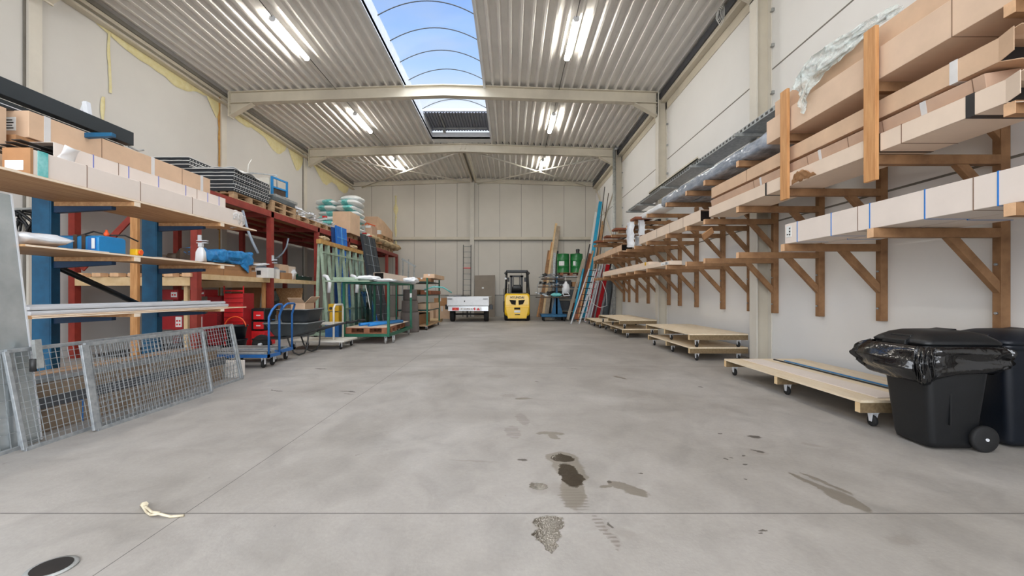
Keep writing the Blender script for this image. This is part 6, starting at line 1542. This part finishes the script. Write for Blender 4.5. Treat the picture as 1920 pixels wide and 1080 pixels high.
part(t,'strap',MB().tube([(c.x,18.9,c.z+.26),(c.x,18.98,1.9)],.008,6),'strap_white')
# leaning timbers and boards, left of the barrels
def lean(name,label,cat,b0,t0,w,th,m,Yt=None,bev=0,round_=False,up=(0,1,0),group=None):
    """a pole leaning from a foot pixel on the floor to a top pixel at depth Yt"""
    p=at(b0[0],b0[1],Z=0.0)if len(b0)==2 else Vector(b0); q_=at(t0[0],t0[1],Y=Yt)
    d=(q_-p).normalized(); p=p+Vector((0,0,w*.5+.004))
    b=MB().cyl(p,q_,w/2,14) if round_ else MB().bar(p,q_,w,th,up=up)
    return solo(name,b,m,label,cat,group=group,bevel=bev)
lean('timber_plank','orange timber plank leaning left of the green barrels','plank',(1008,596.5),(1036,454),.12,.04,'timber_stake',Yt=22.3)
lean('timber_plank','second reddish plank leaning beside the orange one','plank',(1012,597),(1030,470),.16,.04,'timber_brown',Yt=22.2)
lean('timber_plank','tallest pale plank leaning on the back wall left of the barrels','plank',(1018,597),(1043,419),.12,.05,'pine',Yt=22.5)
lean('grey_board','wide grey board leaning behind the tallest pale plank','board',(1024,597),(1047,424),.20,.03,'plank_grey',Yt=22.4)
lean('grey_board','dark narrow board leaning behind the left barrel','board',(1035,596),(1041,470),.34,.03,'steel_dark',Yt=22.2)
lean('metal_profile','light grey square profile standing left of the left barrel','metal profile',(1036,600),(1040,474),.11,.05,'galv',Yt=20.4)
# the leaning crowd right of the barrels
lean('timber_plank','grey weathered plank leaning in front of the right barrel','plank',(1064,602),(1094,486),.12,.04,'plank_grey',Yt=19.6)
lean('blue_pole','cyan pole leaning beside the grey weathered plank','pole',(1074,602),(1095,505),.13,.1,'pole_cyan',Yt=19.4,round_=True)
lean('blue_pole','tall cyan rectangular profile rising high in the right corner','pole',(1094,600),(1126,378),.15,.06,'pole_cyan',Yt=19.8)
lean('white_pole','white profile rising behind the tall cyan one','pole',(1090,598),(1118,398),.13,.06,'label_white',Yt=21.5)
lean('timber_plank','brown plank rising behind the tall cyan profile','plank',(1100,598),(1131,415),.12,.04,'plywood',Yt=20.8)
lean('thin_rod','thin dark rod reaching highest in the right corner','rod',(1105,598),(1134,350),.035,.03,'steel_dark',Yt=19.8)
lean('thin_rod','thin brown rod beside the highest dark rod','rod',(1108,598),(1141,362),.03,.03,'iron_brown',Yt=19.2)
lean('thin_rod','dark thin rod leaning left of the reddish board','rod',(1076,604),(1106,458),.05,.04,'steel_dark',Yt=18.8)
lean('rust_board','wide rust-brown board leaning above the ladders','board',(1080,604),(1108,476),.18,.04,'rust_wood',Yt=18.9)
lean('timber_plank','slim tan plank between the rust board and the ladders','plank',(1083,604),(1112,470),.06,.03,'plywood',Yt=18.7)
def at_f(px,py): return at(px,py,Z=0.01)
ladder('nearest aluminium ladder leaning at the far end of the right wall',at(1078,607.5,Z=.01),at(1112,504,Y=17.9),.36,(1,.35,0),'alu',9,rm='steel_dark',group='ladders leaning in the right corner')
ladder('second aluminium ladder leaning right behind the nearest one',at(1092,604,Z=.01),at(1121,505,Y=18.2),.30,(1,.35,0),'alu',9,rm='galv_dull',group='ladders leaning in the right corner')
ladder('small aluminium ladder leaning between the red profile and the pipe',at(1130,600,Z=.01),at(1140,556,Y=18.6),.24,(1,.3,0),'alu',5,group='ladders leaning in the right corner')
k=0
for (b0,t0,w,m,Yt,l) in (((1098,604),(1119,505),.07,'profile_red',18.6,'slim bright red profile right of the ladders'),((1101,603.5),(1124,500),.06,'alu',18.6,'silver profile right beside the slim red one'),((1104,603),(1127,498),.07,'galv',18.7,'wide silver profile in the middle of the leaning bundle'),((1106,603),(1131,492),.05,'alu',18.5,'bright silver profile with a twisted shape'),((1110,602.5),(1132,490),.09,'profile_dred',18.6,'dark wine-red profile in the leaning bundle'),((1113,602),(1137,488),.05,'galv_dull',18.5,'dull grey profile behind the wine-red one'),((1119,602),(1140,496),.15,'profile_red',18.4,'widest bright red profile of the leaning bundle'),((1123,601),(1146,490),.08,'black_paint',18.7,'black profile behind the widest red one'),((1127,602),(1141,505),.16,'galv_dull',18.6,'wide grey sheet behind the small ladder'),((1133,603),(1148,505),.2,'plastic_grey',18.0,'wide dark grey sheet near the drain pipe'),((1139,604),(1152,512),.06,'steel_dark',17.9,'dark profile leaning next to the drain pipe'),((1145,605),(1153,512),.04,'galv_dull',17.75,'grey profile leaning nearest the drain pipe'),((1150,605.5),(1151,505),.05,'alu',17.72,'upright silver profile nearest the drain pipe'),((1086,604),(1117,503),.04,'galv_dull',18.4,'thin grey profile leaning on the second ladder'),((1096,604),(1116,512),.05,'plastic_white_smooth',18.5,'white slim profile leaning between ladders and red profiles')):
    lean('metal_profile',l,'metal profile',b0,t0,w,w*.5,m,Yt=Yt,group='profiles leaning in the right corner'); k+=1
b=MB().tube([at(x,y,Y=17.9) for x,y in ((1118,520),(1108,535),(1105,555),(1112,570),(1125,577),(1138,573),(1137,550),(1130,530),(1122,522))],.012,6)
solo('cord_loop', b,'strap_white','white cord looped over the leaning red profiles','cord')
# dark stock on the barrel rack shelves
k=0
for (x0,x1,z0,z1,m) in ((2.15,2.7,.452,.85,'plastic_dgrey'),(2.75,3.35,.452,.75,'rust_wood'),(2.1,2.6,1.002,1.3,'iron_brown'),(2.65,3.4,1.002,1.38,'plastic_grey'),(2.1,2.75,1.502,1.8,'steel_dark'),(2.8,3.4,1.502,1.72,'kraft_dark'),(2.1,3.3,.002,.32,'steel_dark')):
    carton('%s crate on the %s of the barrel rack, %s side' % (('dark grey','rust-brown','brown','grey','black','tan','long black')[k],('lower shelf','lower shelf','middle shelf','middle shelf','shelf under the barrels','shelf under the barrels','floor')[k],('left','right','left','right','left','right','aisle')[k]),x0,x1,19.95,20.6,z0,z1,m,tape=False,name='storage_crate'); k+=1
# ------------------------------------------------------------------ world, portals, camera
w = bpy.data.worlds.new('World'); SC.world = w; w.use_nodes = True
nt = w.node_tree; N = nt.nodes; L = nt.links; bg = N['Background']
tc = N.new('ShaderNodeTexCoord'); sp = N.new('ShaderNodeSeparateXYZ'); L.new(tc.outputs['Generated'], sp.inputs[0])
cr = N.new('ShaderNodeValToRGB'); e = cr.color_ramp.elements
stops = [(0.0, (0.66,0.63,0.58,1)), (0.03, (0.90,0.93,0.97,1)), (0.39, (1.08,1.18,1.32,1)), (0.455, (0.62,0.90,1.35,1)), (0.56, (0.38,0.66,1.28,1)), (1.0, (0.20,0.42,1.05,1))]
while len(e) < len(stops): e.new(0.5)
for k,(p,c) in enumerate(stops): e[k].position = p; e[k].color = c
L.new(sp.outputs['Z'], cr.inputs['Fac'])
nz = N.new('ShaderNodeTexNoise'); nz.inputs['Scale'].default_value = 3.0; nz.inputs['Detail'].default_value = 6
mp = N.new('ShaderNodeMapping'); mp.inputs['Scale'].default_value = (1, 1, 4); L.new(tc.outputs['Generated'], mp.inputs[0]); L.new(mp.outputs[0], nz.inputs['Vector'])
mr = N.new('ShaderNodeMapRange'); mr.inputs['From Min'].default_value = 0.52; mr.inputs['From Max'].default_value = 0.75; mr.inputs['To Max'].default_value = 0.45
L.new(nz.outputs['Fac'], mr.inputs['Value'])
mx = N.new('ShaderNodeMix'); mx.data_type = 'RGBA'; L.new(mr.outputs[0], mx.inputs[0]); L.new(cr.outputs[0], mx.inputs[6]); mx.inputs[7].default_value = (0.92,0.95,1,1)
# the bright hazy side of the sky, behind the camera
dp = N.new('ShaderNodeVectorMath'); dp.operation = 'DOT_PRODUCT'; L.new(tc.outputs['Generated'], dp.inputs[0])
dp.inputs[1].default_value = Vector((0.1, -0.9, 0.42)).normalized()
gl = N.new('ShaderNodeMapRange'); gl.interpolation_type = 'SMOOTHSTEP'; gl.inputs['From Min'].default_value = 0.1; gl.inputs['From Max'].default_value = 1.0
gl.inputs['To Min'].default_value = 1.0; gl.inputs['To Max'].default_value = GLOW; L.new(dp.outputs['Value'], gl.inputs['Value'])
ml = N.new('ShaderNodeMath'); ml.operation = 'MULTIPLY'; L.new(gl.outputs[0], ml.inputs[0]); ml.inputs[1].default_value = SKY

wf = N.new('ShaderNodeMapRange'); wf.inputs['From Min'].default_value = 1.0; wf.inputs['From Max'].default_value = 1 + (GLOW-1)*0.35; L.new(gl.outputs[0], wf.inputs['Value'])
mw = N.new('ShaderNodeMix'); mw.data_type = 'RGBA'; L.new(wf.outputs[0], mw.inputs[0]); L.new(mx.outputs[2], mw.inputs[6]); mw.inputs[7].default_value = (0.87, 0.91, 0.97, 1)
L.new(mw.outputs[2], bg.inputs['Color']); L.new(ml.outputs[0], bg.inputs['Strength'])
def portal(name, loc, rot, sx, sy):
    l = bpy.data.lights.new(name, 'AREA'); l.shape = 'RECTANGLE'; l.size = sx; l.size_y = sy; l.cycles.is_portal = True
    o = bpy.data.objects.new(name, l); COL.objects.link(o); o.location = loc; o.rotation_euler = rot
portal('portal_door', (-1.8, YF-0.1, 2.5), (-PI/2, 0, PI), 9.6, 5.0)
portal('portal_skylight', (XM, (YF+15.2)/2, 7.98), (0, 0, 0), SKX1-SKX0, 15.2-YF)
cd = bpy.data.cameras.new('camera'); cam = bpy.data.objects.new('camera', cd); COL.objects.link(cam)
cd.sensor_width = 36; cd.lens = F/1920*36; cd.shift_x = 2/1920; cd.shift_y = 10/1920
cd.clip_start = 0.05; cd.clip_end = 200
cam.location = (0, 0, H); cam.rotation_euler = (PI/2, 0, 0)
SC.camera = cam
SC.view_settings.view_transform = 'Standard'; SC.view_settings.look = 'None'
SC.view_settings.exposure = EXPO; SC.view_settings.gamma = 1.0; SC.view_settings.use_curve_mapping = False
SC.cycles.max_bounces = 8; SC.cycles.diffuse_bounces = 5; SC.cycles.glossy_bounces = 3; SC.cycles.transparent_max_bounces = 12
SC.cycles.sample_clamp_indirect = 6.0
SC.cycles.use_denoising = True
SC.cycles.caustics_reflective = False; SC.cycles.caustics_refractive = False
